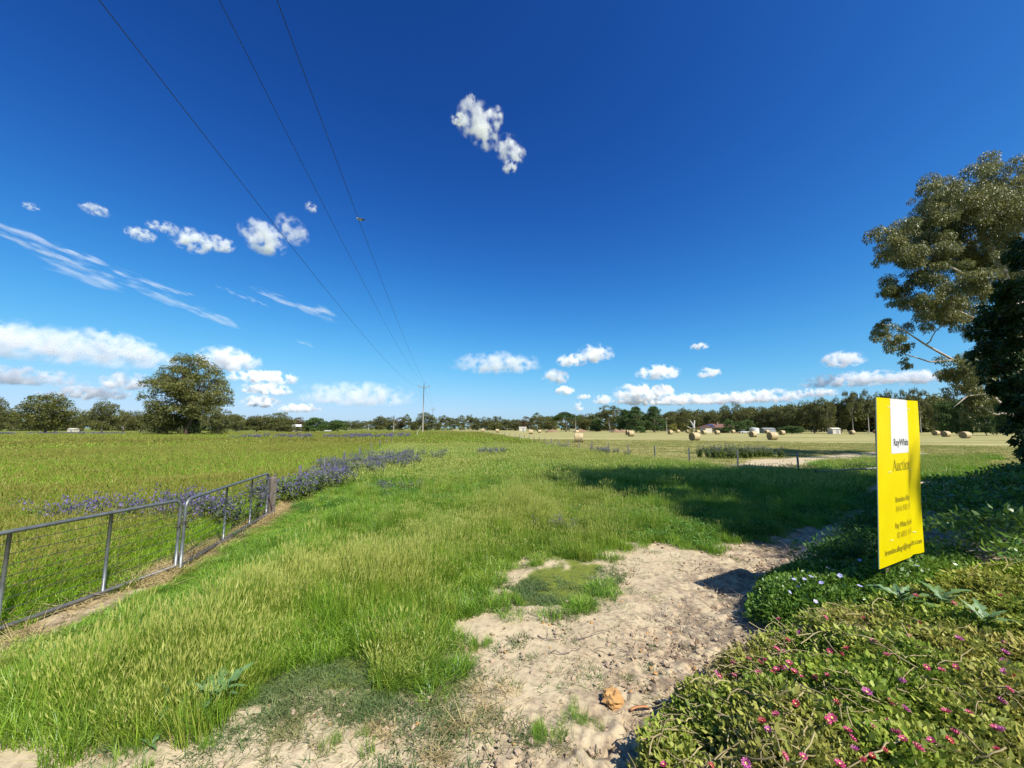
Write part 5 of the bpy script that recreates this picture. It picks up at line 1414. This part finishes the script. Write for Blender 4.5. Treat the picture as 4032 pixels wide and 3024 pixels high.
AC = proto_collection('succulent_sprig', [sprig(500 + i, 46, .085, .085, .034, .56, M_apt, .35) for i in range(5)])
RC = proto_collection('runner_stem', [runner(520 + i) for i in range(6)])
IC = proto_collection('periwinkle_sprig', [sprig(540 + i, 34, .11, .12, .050, .55, M_ivy, .25) for i in range(5)])
def wpoly(pts): return [tuple(gp(*p)[:2]) for p in pts]
COVER = wpoly([(2600, 3300), (2610, 3010), (2640, 2870), (2730, 2775), (2840, 2690), (3000, 2620), (3140, 2560), (3250, 2500), (3370, 2480), (3480, 2440), (3600, 2400), (3800, 2330), (4150, 2290), (4700, 2500), (4900, 3300)])
VINCA = wpoly([(2975, 2410), (3000, 2320), (3080, 2285), (3250, 2255), (3400, 2255), (3640, 2275), (3620, 2350), (3400, 2370), (3200, 2420), (3080, 2462), (2990, 2455)])
BANK = wpoly([(3640, 2235), (3660, 2080), (3640, 1960), (3640, 1890), (3760, 1860), (3900, 1820), (4100, 1790), (4500, 1850), (4900, 2300), (4150, 2300), (3850, 2335), (3700, 2330)])
SHADEW = wpoly([(3190, 2250), (3260, 2150), (3360, 2070), (3420, 2030), (3440, 1970), (3500, 1950), (3520, 2240)])
def off_board(x, y, gap=.42):
    a, b = BLc[:2], BRc[:2]; d = b - a
    t = np.clip(((x - a[0]) * d[0] + (y - a[1]) * d[1]) / d.dot(d), 0, 1)
    front = (x - bo[0]) * bn_[0] + (y - bo[1]) * bn_[1] > 0
    return np.hypot(x - a[0] - t * d[0], y - a[1] - t * d[1]) > np.where(front, gap, .22)
def fill(poly, n, jitter=.08, seed=0):
    rg = np.random.default_rng(seed); P = np.array(poly); lo, hi = P.min(0), P.max(0)
    x = lo[0] + (hi[0] - lo[0]) * rg.random(n); y = lo[1] + (hi[1] - lo[1]) * rg.random(n)
    sd = poly_sd(x, y, poly) + (fbm(x * 3, y * 3, 88 + seed, 3) - .5) * jitter * 4
    k = sd > 0
    return x[k], y[k], sd[k]
x, y, sd = fill(COVER, 17000, .07, 1)
d_ = np.hypot(x, y); lum = fbm(x * 4.2, y * 4.2, 89, 3); k = (d_ < 6.5) & (lum > .36 + .12 * (rng.random(len(x)) - .5)); x, y, sd = x[k], y[k], sd[k]
cover = scatter('ground_cover', AC, np.stack([x, y, surf(x, y) + .03 * sstep(0, .25, sd) + .30 * (fbm(x * 4.2, y * 4.2, 89, 3) - .36)], 1), upright(len(x), rng, .25), .75 + .6 * rng.random(len(x)), rng.integers(0, 5, len(x)),
                'fleshy green ground cover with small pink flowers on the near bank', np.clip((fbm(x * 2.0, y * 2.0, 87, 3) - .42) * 2.6 + .35 * (1 - sstep(.6, 1.6, mound_s(x, y))), 0, 1), 'ground cover')
kk = rng.random(len(x)) < np.clip(.02 + .5 * (fbm(x * 1.4, y * 1.4, 90, 3) - .46) + .24 * (1 - sstep(.5, 1.6, mound_s(x, y))), .015, .34)
xr_, yr_ = x[kk], y[kk]
scatter('runner_stems', RC, np.stack([xr_, yr_, surf(xr_, yr_) + .05 + .30 * (fbm(xr_ * 4.2, yr_ * 4.2, 89, 3) - .36) + .05 * rng.random(len(xr_))], 1), upright(len(xr_), rng, .35), .8 + .7 * rng.random(len(xr_)), rng.integers(0, 6, len(xr_)), None, None, None, cover)
x, y, sd = fill(VINCA, 4200, .03, 2)
x2, y2, sd2 = fill(wpoly([(3400, 2330), (3430, 2270), (3500, 2215), (3640, 2165), (3760, 2190), (3860, 2260), (3800, 2340), (3600, 2400), (3440, 2420)]), 2600, .03, 5)
x, y, sd = np.concatenate([x, x2]), np.concatenate([y, y2]), np.concatenate([sd, sd2 * .4])
scatter('periwinkle', IC, np.stack([x, y, surf(x, y) + .10 * sstep(0, .3, sd) * fbm(x * 3, y * 3, 91, 2) * 1.6], 1), upright(len(x), rng, .2), .6 + .4 * rng.random(len(x)), rng.integers(0, 5, len(x)), 'low bright green periwinkle clump with pale blue flowers below the board', None, 'ground cover')
x, y, sd = fill(BANK, 34000, .1, 3)
k = (np.hypot(x, y) < 16) & off_board(x, y, .6); x, y = x[k], y[k]
scatter('bank_ivy', IC, np.stack([x, y, surf(x, y) + .42 * fbm(x * 1.3, y * 1.3, 92, 3)], 1), upright(len(x), rng, .25), .9 + .9 * rng.random(len(x)), rng.integers(0, 5, len(x)), 'thick dark green creeper covering the bank right of the board', None, 'creeper')
x, y, sd = fill(SHADEW, 2600, .1, 4)
k = off_board(x, y); x, y = x[k], y[k]
scatter('shaded_weeds', WC, np.stack([x, y, surf(x, y)], 1), upright(len(x), rng, .2), .7 + .8 * rng.random(len(x)), rng.integers(0, 4, len(x)), 'dark weeds in the shade left of the board foot', rng.random(len(x)), 'weeds')
# pink flowers, each its own piece of the ground cover
M_pink = solid('pink_petal', (0.58, 0.055, 0.15), (0.60, 0.12, 0.30), 30, .5)
M_pink2 = solid('magenta_petal', (0.52, 0.09, 0.33), (0.6, 0.2, 0.42), 30, .5)
M_red = solid('coral_petal', (0.55, 0.05, 0.07), (0.56, 0.09, 0.14), 30, .5)
M_blue = solid('pale_blue_petal', (0.34, 0.32, 0.62), (0.46, 0.44, 0.70), 30, .5)
M_eye = solid('flower_eye', (0.75, 0.55, 0.2), None, 5, .6)
def flower_mesh(name, mat, np_, r_, w, cup, two=True):
    b = B(); rgf = random.Random(np_)
    for ring in range(2 if two else 1):
        for i in range(np_):
            a = i * 6.283 / np_ + ring * .3; c, s_ = math.cos(a), math.sin(a); q = r_ * (1 - .3 * ring); z = cup * (1 + ring * .6)
            b.add([(c * .15 * q - s_ * w * .2 * q, s_ * .15 * q + c * w * .2 * q, 0), (c * .15 * q + s_ * w * .2 * q, s_ * .15 * q - c * w * .2 * q, 0), (c * .8 * q + s_ * w * .5 * q, s_ * .8 * q - c * w * .5 * q, z * .6), (c * q, s_ * q, z), (c * .8 * q - s_ * w * .5 * q, s_ * .8 * q + c * w * .5 * q, z * .6)], [(0, 1, 2, 3, 4)])
    me = b.mesh(name, mat); return me
FM = [flower_mesh('flower', M_pink, 9, .021, .42, .012), flower_mesh('flower', M_pink2, 9, .021, .42, .014), flower_mesh('flower', M_red, 9, .018, .42, .014)]
FB = flower_mesh('flower', M_blue, 5, .021, .9, .004, False)
EYE = flower_mesh('flower_eye', M_eye, 6, .006, .9, .004, False)
FL = [(905, 325), (950, 440), (1015, 395), (1150, 315), (1410, 445), (1485, 518), (1590, 362), (1600, 420), (1660, 345), (1865, 432), (1940, 288), (1635, 200), (745, 540), (780, 532), (803, 556), (830, 545), (895, 595), (915, 583), (940, 595), (870, 612), (960, 560), (985, 608), (565, 610), (590, 628), (665, 628), (797, 615), (1025, 636), (1168, 628), (1175, 492),
      (2110, 505), (2115, 555), (2115, 610), (2145, 622), (1775, 600), (1565, 660), (1515, 730), (1492, 765), (1375, 718), (1575, 805), (1210, 775), (1000, 778), (893, 838), (820, 878), (848, 918), (1160, 865), (1190, 855), (1398, 903), (1498, 880), (1535, 935), (1570, 968), (1720, 975), (1810, 972), (1850, 938), (1313, 1025), (1470, 1030), (1405, 1060), (1365, 1085), (1230, 1105), (1645, 1015),
      (2065, 912), (2095, 920), (2075, 1025), (2090, 765), (2070, 815), (1800, 822), (1920, 825), (706, 1015), (730, 1092), (540, 1110), (290, 1105), (930, 1055), (1035, 1062), (1293, 962), (1690, 580), (1850, 580), (2130, 700), (2110, 450), (1835, 240), (1720, 185), (1915, 268), (2090, 200), (1355, 320), (890, 485), (930, 500), (1235, 512), (1270, 485), (1270, 920), (1095, 635), (660, 560)]
rgf = np.random.default_rng(31)
def gph(px, py, h):
    r = ray(px, py); t = -CAMZ / r[2]
    for _ in range(14): t = 0.5 * t + 0.5 * (T(r[0] * t, r[1] * t) + h - CAMZ) / r[2]
    return r[0] * t, r[1] * t, CAMZ + r[2] * t
for i, (zx, zy) in enumerate(FL):
    g0 = gph(2400 + zx * .7378, 2200 + zy * .7378, .2); lz = max(.13, .20 + .30 * (float(fbm(np.array([g0[0] * 4.2]), np.array([g0[1] * 4.2]), 89, 3)[0]) - .36)); g = gph(2400 + zx * .7378, 2200 + zy * .7378, lz)
    o = link('flower', FM[rgf.choice([0, 0, 0, 1, 2])], cover, g, (rgf.normal(0, .35) + .25, rgf.normal(0, .35), rgf.random() * 6), np.full(3, rgf.uniform(.85, 1.25)))
    link('flower_eye', EYE, o, (0, 0, .006))
per = bpy.data.objects['periwinkle']
for (zx, zy) in [(1020, 100), (1040, 108), (985, 110), (925, 140), (1005, 150), (962, 178), (1100, 228), (1130, 128), (1165, 48), (1195, 60), (1335, 145), (1640, 38), (1680, 60), (1230, 90), (1075, 95), (1310, 12), (1335, 8), (1120, 85)]:
    g = gph(2400 + zx * .7378, 2200 + zy * .7378, .24)
    link('flower', FB, per, g, (rgf.normal(.4, .3), rgf.normal(0, .3), rgf.random() * 6), np.full(3, rgf.uniform(.9, 1.3)))

# ------------------------------------------------------------------ sow thistles with lobed leaves
M_thistle = solid('thistle_leaf', (0.075, 0.15, 0.05), (0.13, 0.22, 0.08), 12, .45, bump=.2, bscale=40)
M_thstem = solid('thistle_stem', (0.14, 0.19, 0.09), (0.17, 0.14, 0.09), 12, .6)
def lobed_leaf(L, w, seed, droop=.5):
    rg = np.random.default_rng(seed); n = 9; V = []; F = []
    for i in range(n):
        t = i / (n - 1); env = w * (math.sin(math.pi * min(1, .12 + t * .88)) ** .7) * (.35 + .65 * t if t < .85 else 1.2 * (1 - t) / .15 * .5 + .1)
        lob = 1.0 if i % 2 else .38
        x = L * t; z = L * (.35 * t - droop * t * t)
        V += [(x - .03 * L * (i % 2), -env * lob * rg.uniform(.8, 1.2), z + .25 * env * lob), (x, 0, z), (x - .03 * L * (i % 2), env * lob * rg.uniform(.8, 1.2), z + .25 * env * lob)]
    for i in range(n - 1):
        a = i * 3; F += [(a, a + 1, a + 4, a + 3), (a + 1, a + 2, a + 5, a + 4)]
    return B().add(V, F).mesh('leaf', M_thistle, False)
LEAF = [lobed_leaf(1, .26, s_, dr) for s_, dr in ((1, .5), (2, .3), (3, .65))]
def thistle(label, g, n, L, seed, stem=0.0, lift=0.0):
    rg = np.random.default_rng(seed); t = thing('sow_thistle', label, 'weed', (g[0], g[1], T(g[0], g[1]) + lift))
    for i in range(n):
        a = i * 2.4 + rg.normal(0, .3); z = stem * (i / n) if stem else .02
        link('leaf', LEAF[i % 3], t, (0, 0, z), (rg.normal(0, .2), -.35 - rg.random() * .5, a), np.full(3, L * rg.uniform(.65, 1.1) * (1 - .3 * i / n if stem else 1)))
    if stem:
        wire_tube([(0, 0, -.05), (.01, 0, stem * .5), (-.01, .01, stem), (0, .02, stem * 1.12)], [.012, .010, .006, .003], 6).obj('stem', M_thstem, t)
    return t
thistle('blue-green sow thistle with lobed leaves in the ground cover below the board', gp(3560, 2480), 11, .34, 1, .14, .16)
thistle('smaller sow thistle beside the lobed one at the edge of the bank', gp(3720, 2480), 7, .32, 2, .10, .16)
thistle('tall leafy sow thistle lit up right of the board', gp(3745, 2080), 14, .30, 3, .55, .15)
thistle('drooping sow thistle at the right edge above the ground cover', gp(3900, 2580), 6, .28, 4, 0, .20)
thistle('flat lobed sow thistle rosette at the lower edge of the verge', gp(840, 2800), 11, .34, 5, .08, .05)
thistle('little sow thistle just left of the flat rosette', gp(680, 2810), 7, .24, 6, .06, .05)
thistle('pale leafy weed behind the nearest gate', gp(215, 2240), 9, .30, 7, .12)
thistle('small weed rosette on the bare soil near the lower left', gp(590, 2950), 6, .12, 8, .02)
thistle('leafy weed in the shaded verge left of the board', gp(2960, 2090), 9, .22, 9, .2)
thistle('single thistle in the shaded verge behind the leafy one', gp(2870, 2000), 8, .24, 10, .2)

# ------------------------------------------------------------------ stones, clods, twigs
M_clod = solid('dry_clay_clod', (0.46, 0.35, 0.235), (0.30, 0.225, 0.15), 14, .95, bump=.8, bscale=50)
M_ochre = solid('ochre_stone', (0.50, 0.275, 0.09), (0.36, 0.20, 0.08), 14, .95, bump=1.0, bscale=26)
M_twig = solid('dead_twig', (0.23, 0.175, 0.13), (0.11, 0.085, 0.07), 25, .9)
M_leafd = solid('dead_leaf', (0.34, 0.24, 0.13), (0.20, 0.13, 0.075), 20, .8)
M_barkp = solid('orange_bark', (0.50, 0.22, 0.09), (0.36, 0.16, 0.07), 14, .8)
def lump(seed, r_, rough, mat, name='clod', sub=1):
    bm = bmesh.new(); bmesh.ops.create_icosphere(bm, subdivisions=sub, radius=r_); rg = np.random.default_rng(seed)
    for v in bm.verts:
        k = 1 + rough * rg.normal(); v.co = Vector((v.co.x * k * 1.1, v.co.y * k, v.co.z * k * .75))
    me = bpy.data.meshes.new(name); bm.to_mesh(me); bm.free(); me.materials.append(mat); return me
def twig_mesh(seed, L, r_, mat, bend=.2, n=5, name='twig'):
    rg = np.random.default_rng(seed); t = np.linspace(0, 1, n)
    p = np.stack([L * (t - .5), L * bend * np.sin(t * 3.1 + rg.random()) * rg.normal(), r_ + np.abs(rg.normal(0, L * .05, n))], 1)
    v, f = tube_np(p, np.linspace(r_, r_ * .5, n), 4); return np_mesh(name, v, f, None, mat)
def deadleaf(seed):
    rg = np.random.default_rng(seed); V, F, r_ = leaf_quads(np.array([[0, 0, .004]] * 1), unit(np.array([[1, .2, .15]])), .06, .3, rg, .12)
    return np_mesh('dead_leaf', V, F, None, M_leafd)
CC = proto_collection('litter', [lump(600 + i, .022, .25, M_clod) for i in range(5)] + [twig_mesh(610 + i, .12, .0028, M_twig) for i in range(5)] + [deadleaf(620 + i) for i in range(3)] + [lump(630, .016, .2, M_ochre)])
x, y = polar(30000, 1.6, 10.5, -45, 45)
dm = dirt_mask(x, y); ms_ = mound_s(x, y)
p = np.where(dm > .0, .10 + .30 * sstep(.4, .62, fbm(x * 2.6, y * 2.6, 65, 3)) + .60 * sstep(-1.7, -.5, ms_) * sstep(.4, .6, fbm(x * 1.2, y * 1.2, 66, 3) + .12), 0) * (ms_ < .35)
k = rng.random(len(x)) < p; x, y = x[k], y[k]
ix = rng.choice(14, len(x), p=[.07] * 5 + [.09] * 5 + [.05] * 3 + [.05])
scatter('soil_litter', CC, np.stack([x, y, surf(x, y) + .004], 1), np.stack([rng.normal(0, .2, len(x)), rng.normal(0, .2, len(x)), rng.random(len(x)) * 6.283], 1), .35 + .9 * rng.random(len(x)) ** 2, ix, 'clods, twigs and dead leaves strewn over the bare soil')
# dead grey matting near the bank and dry straw clumps
x, y = polar(9000, 1.8, 9.5, -25, 45); dm = dirt_mask(x, y); ms_ = mound_s(x, y)
p = np.where(dm > .02, .55 * sstep(-1.5, -.35, ms_) * sstep(.46, .6, fbm(x * 1.5, y * 1.5, 67, 3)), 0) * (ms_ < .3)
k = rng.random(len(x)) < p; x, y = x[k], y[k]
M_greymat = leafy('grey_dead_stems', (0.20, 0.165, 0.13), (0.34, 0.28, 0.21), None, .1, .9, 1.5, .1)
GCM = tufts('grey_mat', M_greymat, 4, n=26, rad_=.12, h0=.02, h1=.08, w=.0045, lean=2.2, flat=1.0)
sc('dead_stem_matting', GCM, x, y, 4, .6, 1.2, 'grey matting of dead stems on the soil below the bank', None, lean=.2)
X = []; Y = []
for (px, py, r_, n) in [(1085, 1495, .11, 11), (975, 1555, .08, 8), (800, 1590, .08, 7), (1010, 1400, .05, 3), (940, 1640, .06, 5), (1060, 1540, .06, 3), (700, 1600, .08, 4)]:
    g = gq(px, py); X.append(g[0] + rng.normal(0, r_, n)); Y.append(g[1] + rng.normal(0, r_ * .7, n))
sc('dry_straw_clumps', TC_straw, np.concatenate(X), np.concatenate(Y), 4, .4, .75, 'small dry straw clumps lying on the bare soil', None, lean=.3, zs=.6)
X = []; Y = []
for (px, py, r_, n) in [(1010, 1400, .10, 8), (870, 1480, .12, 10), (1240, 1560, .10, 9), (1190, 1590, .08, 6), (1330, 1130, .3, 8), (330, 1610, .25, 14), (760, 1600, .1, 5), (1110, 1290, .2, 9)]:
    g = gq(px, py); X.append(g[0] + rng.normal(0, r_, n)); Y.append(g[1] + rng.normal(0, r_ * .8, n))
sc('stray_grass_tufts', TC_green, np.concatenate(X), np.concatenate(Y), 5, .25, .55, 'stray green grass tufts standing on the bare soil')
g = gp(2415, 2770)
ro = link('stone', lump(77, .082, .10, M_ochre, 'stone', 3), None, (g[0], g[1], T(g[0], g[1]) + .035), (.3, .2, .6)); tag(ro, 'rough orange stone lying on the bare soil before the bank', 'stone')
g = gp(2520, 2800)
V = []; F = []
for i in range(9):
    a = math.pi * (.1 + .8 * i / 8)
    for j, (rr, yy) in enumerate(((.075, -.012), (.082, 0), (.075, .012), (.070, 0))): V.append((rr * math.cos(a) * 1.25, yy, rr * math.sin(a) * .55))
for i in range(8):
    for j in range(4): F.append((i * 4 + j, i * 4 + (j + 1) % 4, i * 4 + 4 + (j + 1) % 4, i * 4 + 4 + j))
ba = B().add(V, F + [(3, 2, 1, 0), (32, 33, 34, 35)]).obj('bark_strip', M_barkp, None, (g[0], g[1], T(g[0], g[1]) + .0), True, (.2, .1, .25)); tag(ba, 'curled strip of orange bark right of the orange stone', 'bark')
for (px, py, L, rz, lab, sd_) in [(2330, 2510, .5, .35, 'longest curved twig on the bare soil in mid foreground', 3), (2230, 2570, .32, .05, 'thin straight twig below the longest curved twig', 4), (2160, 2520, .24, -.6, 'small reddish forked twig left of the longest curved twig', 5), (1640, 2760, .2, 1.0, 'pale twig at the lower verge edge by the soil', 6), (2950, 2370, .35, 1.9, 'bare twig standing in the shadow of the board', 7)]:
    g = gp(px, py); o = link('fallen_twig', twig_mesh(700 + sd_, L, .006, M_twig, .18, 8, 'fallen_twig'), None, (g[0], g[1], T(g[0], g[1]) + .012), (0, -.05, rz)); tag(o, lab, 'twig', 'fallen twigs on the soil')
# ------------------------------------------------------------------ clouds: bodies of lit vapour far behind the trees
def cloud_mat(name, A_, B_, scale, flat, stretch=(1, 1, 1)):
    m, nt, out = new_mat(name)
    tc = nt.nodes.new('ShaderNodeTexCoord'); oi = nt.nodes.new('ShaderNodeObjectInfo')
    p = nd(nt, 'ShaderNodeMapping', None, Vector=tc.outputs['Generated'], Location=(-1, -1, -1), Scale=(2, 2, 2)).outputs[0]
    s3 = nd(nt, 'ShaderNodeSeparateXYZ', None, i0=p)
    zz = mathn(nt, 'MAXIMUM', mathn(nt, 'MULTIPLY', s3.outputs[2], -flat), s3.outputs[2])
    v = nd(nt, 'ShaderNodeCombineXYZ', None, i0=s3.outputs[0], i1=s3.outputs[1], i2=zz).outputs[0]
    ln = nt.nodes.new('ShaderNodeVectorMath'); ln.operation = 'LENGTH'; nt.links.new(v, ln.inputs[0])
    edge = mathn(nt, 'SUBTRACT', 1.0, ln.outputs['Value'])
    off = nt.nodes.new('ShaderNodeVectorMath'); off.operation = 'ADD'
    mp = nd(nt, 'ShaderNodeMapping', None, Vector=tc.outputs['Object'], Scale=stretch).outputs[0]
    nt.links.new(mp, off.inputs[0])
    cb = nd(nt, 'ShaderNodeCombineXYZ', None, i0=mathn(nt, 'MULTIPLY', oi.outputs['Random'], 91.0), i1=mathn(nt, 'MULTIPLY', oi.outputs['Random'], 37.0), i2=0.0).outputs[0]
    nt.links.new(cb, off.inputs[1])
    n = noise(nt, scale, 5, .54, off.outputs[0])
    f = mathn(nt, 'ADD', mathn(nt, 'MULTIPLY', edge, A_), mathn(nt, 'MULTIPLY', mathn(nt, 'SUBTRACT', n, .54), B_), None, True)
    f = mathn(nt, 'POWER', f, 1.3)
    f = mathn(nt, 'MULTIPLY', f, ramp(nt, edge, 0.0, .3))
    col = nd(nt, 'ShaderNodeSeparateColor', None, i0=oi.outputs['Color'])
    dens = mathn(nt, 'MULTIPLY', f, col.outputs[0])
    pv = nd(nt, 'ShaderNodeVolumePrincipled', None, Density=dens, Anisotropy=-0.25)
    pv.inputs['Color'].default_value = (1, 1, 1, 1)
    pv.inputs['Density Attribute'].default_value = ''
    nt.links.new(pv.outputs[0], out.inputs['Volume'])
    m.cycles.volume_step_rate = 0.35
    return m
M_cum = cloud_mat('cumulus_vapour', 1.35, 10.0, 1.6, 1.7)
M_wisp = cloud_mat('wispy_vapour', 0.9, 7.0, 1.3, 1.0, (.22, .5, 1.0))
M_rag = cloud_mat('ragged_vapour', 1.1, 9.5, 1.5, 1.0)
def ellipsoid(ax, ay, tilt, mat, seed):
    bm = bmesh.new(); bmesh.ops.create_icosphere(bm, subdivisions=3, radius=1.0)
    for v in bm.verts: v.co = Vector((v.co.x * ax, v.co.y * ay, v.co.z))
    me = bpy.data.meshes.new('puff'); bm.to_mesh(me); bm.free(); me.materials.append(mat); return me
rgc = np.random.default_rng(17)
def cloud(label, puffs, mat, thick=9.0, far=None, alt=1500.0):
    """puffs: (x, y, w, h, tilt) in 2212-wide picture units; the cloud base lies about `alt` metres up"""
    cx = np.mean([p[0] for p in puffs]); cy_ = np.mean([p[1] for p in puffs])
    r_ = ray(cx * Q, cy_ * Q); el = r_[2] / r_[1]
    D = far or min(9500.0, alt / el)
    root = None
    c0 = CAM0 + r_ / r_[1] * D
    t = thing('cloud', label, 'cloud', c0, 0, None)
    for (x, y, w, h, tilt) in puffs:
        dd = D * rgc.uniform(.99, 1.01)
        rr = ray(x * Q, y * Q); c = CAM0 + rr / rr[1] * dd
        fz = (rr[1] * CP + rr[2] * SP) / rr[1] * dd / FPX * Q             # metres per picture unit there
        dist = np.linalg.norm(rr) / rr[1]
        hh = h * fz * .5 * (.86 if mat is M_rag else 1.0) * dist ** .5; ax = (w / h)
        o = link('puff', ellipsoid(ax, min(ax, 1.6), tilt, mat, 0), t, c - c0, None, (hh, hh, hh))
        view = Vector(rr).to_track_quat('Y', 'Z').to_euler()
        o.rotation_euler = (0, R(tilt), math.atan2(-rr[0], rr[1]))
        o.color = (0.8 * thick * (.5 if mat is M_rag else .3 if mat is M_wisp else .85) / hh, 0, 0, 1)
    return t
CAM0 = np.array([0, 0, CAMZ])
cloud('bright heart-shaped cloud high in the middle of the sky', [(1030, 258, 100, 88, 0), (1068, 255, 46, 62, 0), (1046, 295, 66, 62, 0), (992, 258, 46, 26, 0)], M_rag, 5)
cloud('ragged small cloud just below the heart-shaped one', [(1098, 322, 72, 58, 20), (1120, 335, 40, 40, 0), (1101, 360, 40, 32, 0)], M_rag, 4)
cloud('thin speck of cloud above the heart-shaped cloud', [(1018, 212, 26, 16, 0)], M_rag, 1.6)
for i, (x, y, w, h, tl, th, lab) in enumerate([(303, 506, 56, 30, 0, 3, 'small puff at the left end of the mid-height row of clouds'), (352, 490, 60, 26, -10, 2, 'thin ragged puff beside the leftmost puff of the mid-height row'), (417, 521, 84, 52, 0, 4.5, 'second brightest puff of the mid-height row on the left'), (477, 527, 56, 38, 0, 3.5, 'small puff right of the second brightest one in the mid-height row'),
        (568, 514, 104, 72, 24, 5, 'largest puff of the mid-height row, crossed by the left wire'), (630, 497, 84, 56, 30, 2.5, 'lacy puff right of the left wire in the mid-height row'), (672, 448, 34, 22, 20, 1.6, 'tiny puff left of the middle wire'), (205, 453, 50, 26, 0, 2, 'faint small puff high on the far left'), (66, 446, 26, 16, 0, 1.3, 'faint speck of cloud at the far left')]):
    cloud(lab, [(x, y, w, h, tl)], M_rag, th)
for (x, y, w, h, tl, th, lab) in [(160, 548, 360, 24, 13, 1.5, 'long upper streak of thin cloud at the left'), (120, 552, 260, 22, 14, 1.5, 'long lower streak of thin cloud reaching the left edge'), (165, 590, 140, 38, 14, 1.5, 'short broad streak below the long streaks'), (395, 658, 230, 34, 17, 1.7, 'slanting streak of cloud right of the broad streak'), (525, 640, 100, 15, 15, 1.2, 'thin short streak left of the middle of the sky'), (615, 650, 150, 26, 18, 1.2, 'thin slanting streak leading to the wire'), (700, 678, 110, 42, 14, 1.8, 'bright end of the slanting streak beside the left wire'), (385, 630, 60, 14, 8, .9, 'faint dash of cloud above the slanting streak'), (660, 742, 40, 20, 20, .9, 'faint smudge of cloud near the wires')]:
    cloud(lab, [(x, y, w, h * .7, tl)], M_wisp, th, 6500)
cloud('broad flat bank of cloud on the left horizon with grey base', [(60, 752, 340, 84, 5), (190, 758, 300, 78, 7), (250, 745, 150, 56, 8), (315, 770, 110, 44, 8), (-20, 722, 240, 58, 6)], M_cum, 1.3, 8500)
cloud('grey shelf of cloud at the left edge under the broad bank', [(20, 815, 190, 48, 0)], M_cum, 2.4, 9000)
for (x, y, w, h, th, lab) in [(195, 852, 130, 34, 5, 'low puff above the small trees of the left field'), (275, 828, 80, 40, 5, 'puff half hidden by the left side of the huge gum'), (490, 783, 120, 56, 6, 'sloping cloud touching the right side of the huge gum crown'), (570, 818, 140, 34, 7, 'white topmost bar of the cloud stack right of the huge gum'), (576, 843, 100, 30, 7, 'second bar of the cloud stack right of the huge gum'), (563, 871, 72, 32, 7, 'lowest puff of the cloud stack right of the huge gum'), (648, 884, 90, 24, 6, 'low cloud above the farm shed trees'),
        (770, 858, 260, 62, 2.2, 'wide grey-blue cloud left of the tall power pole'), (1075, 790, 210, 56, 2.6, 'wide thin cloud right of the tall power pole'), (1285, 768, 84, 48, 6, 'towering white puff in the group right of the thin cloud'), (1235, 782, 70, 34, 5, 'left puff of the towering group'), (1200, 818, 62, 44, 5, 'ragged puff under the towering group'), (1220, 846, 48, 24, 6, 'small puff under the ragged one'), (1262, 858, 34, 14, 4, 'tiny puff right of the small one'), (1250, 880, 24, 26, 5, 'upright tiny puff above the umbrella pine'),
        (1422, 808, 98, 36, 7, 'flat-based puff alone right of centre'), (1531, 808, 48, 28, 6, 'small round puff right of the flat-based one'), (1510, 750, 38, 18, 4, 'little lens of cloud above the small round puff'), (1820, 781, 74, 38, 6, 'bright puff alone left of the gum branches'), (1845, 823, 190, 34, 5, 'long flat cloud above the yellow board'), (1975, 820, 120, 34, 5, 'cloud behind the lowest gum branches'), (1372, 850, 100, 42, 8, 'tall left head of the long low cloud bank'), (1425, 848, 64, 36, 8, 'second head of the long low cloud bank'), (1385, 868, 130, 26, 8, 'left foot of the long low cloud bank'), (1470, 866, 140, 30, 7, 'middle of the long low cloud bank'), (1570, 864, 150, 32, 7, 'right middle of the long low cloud bank'), (1650, 860, 140, 34, 7, 'right end of the long low cloud bank'), (1762, 851, 90, 22, 5, 'low cloud left of the yellow board top'), (1303, 866, 50, 26, 4, 'pale puff left of the long low cloud bank')]:
    cloud(lab, [(x, y, w * 1.02, h * 1.2, 0)], M_cum, th * .7, 9000)
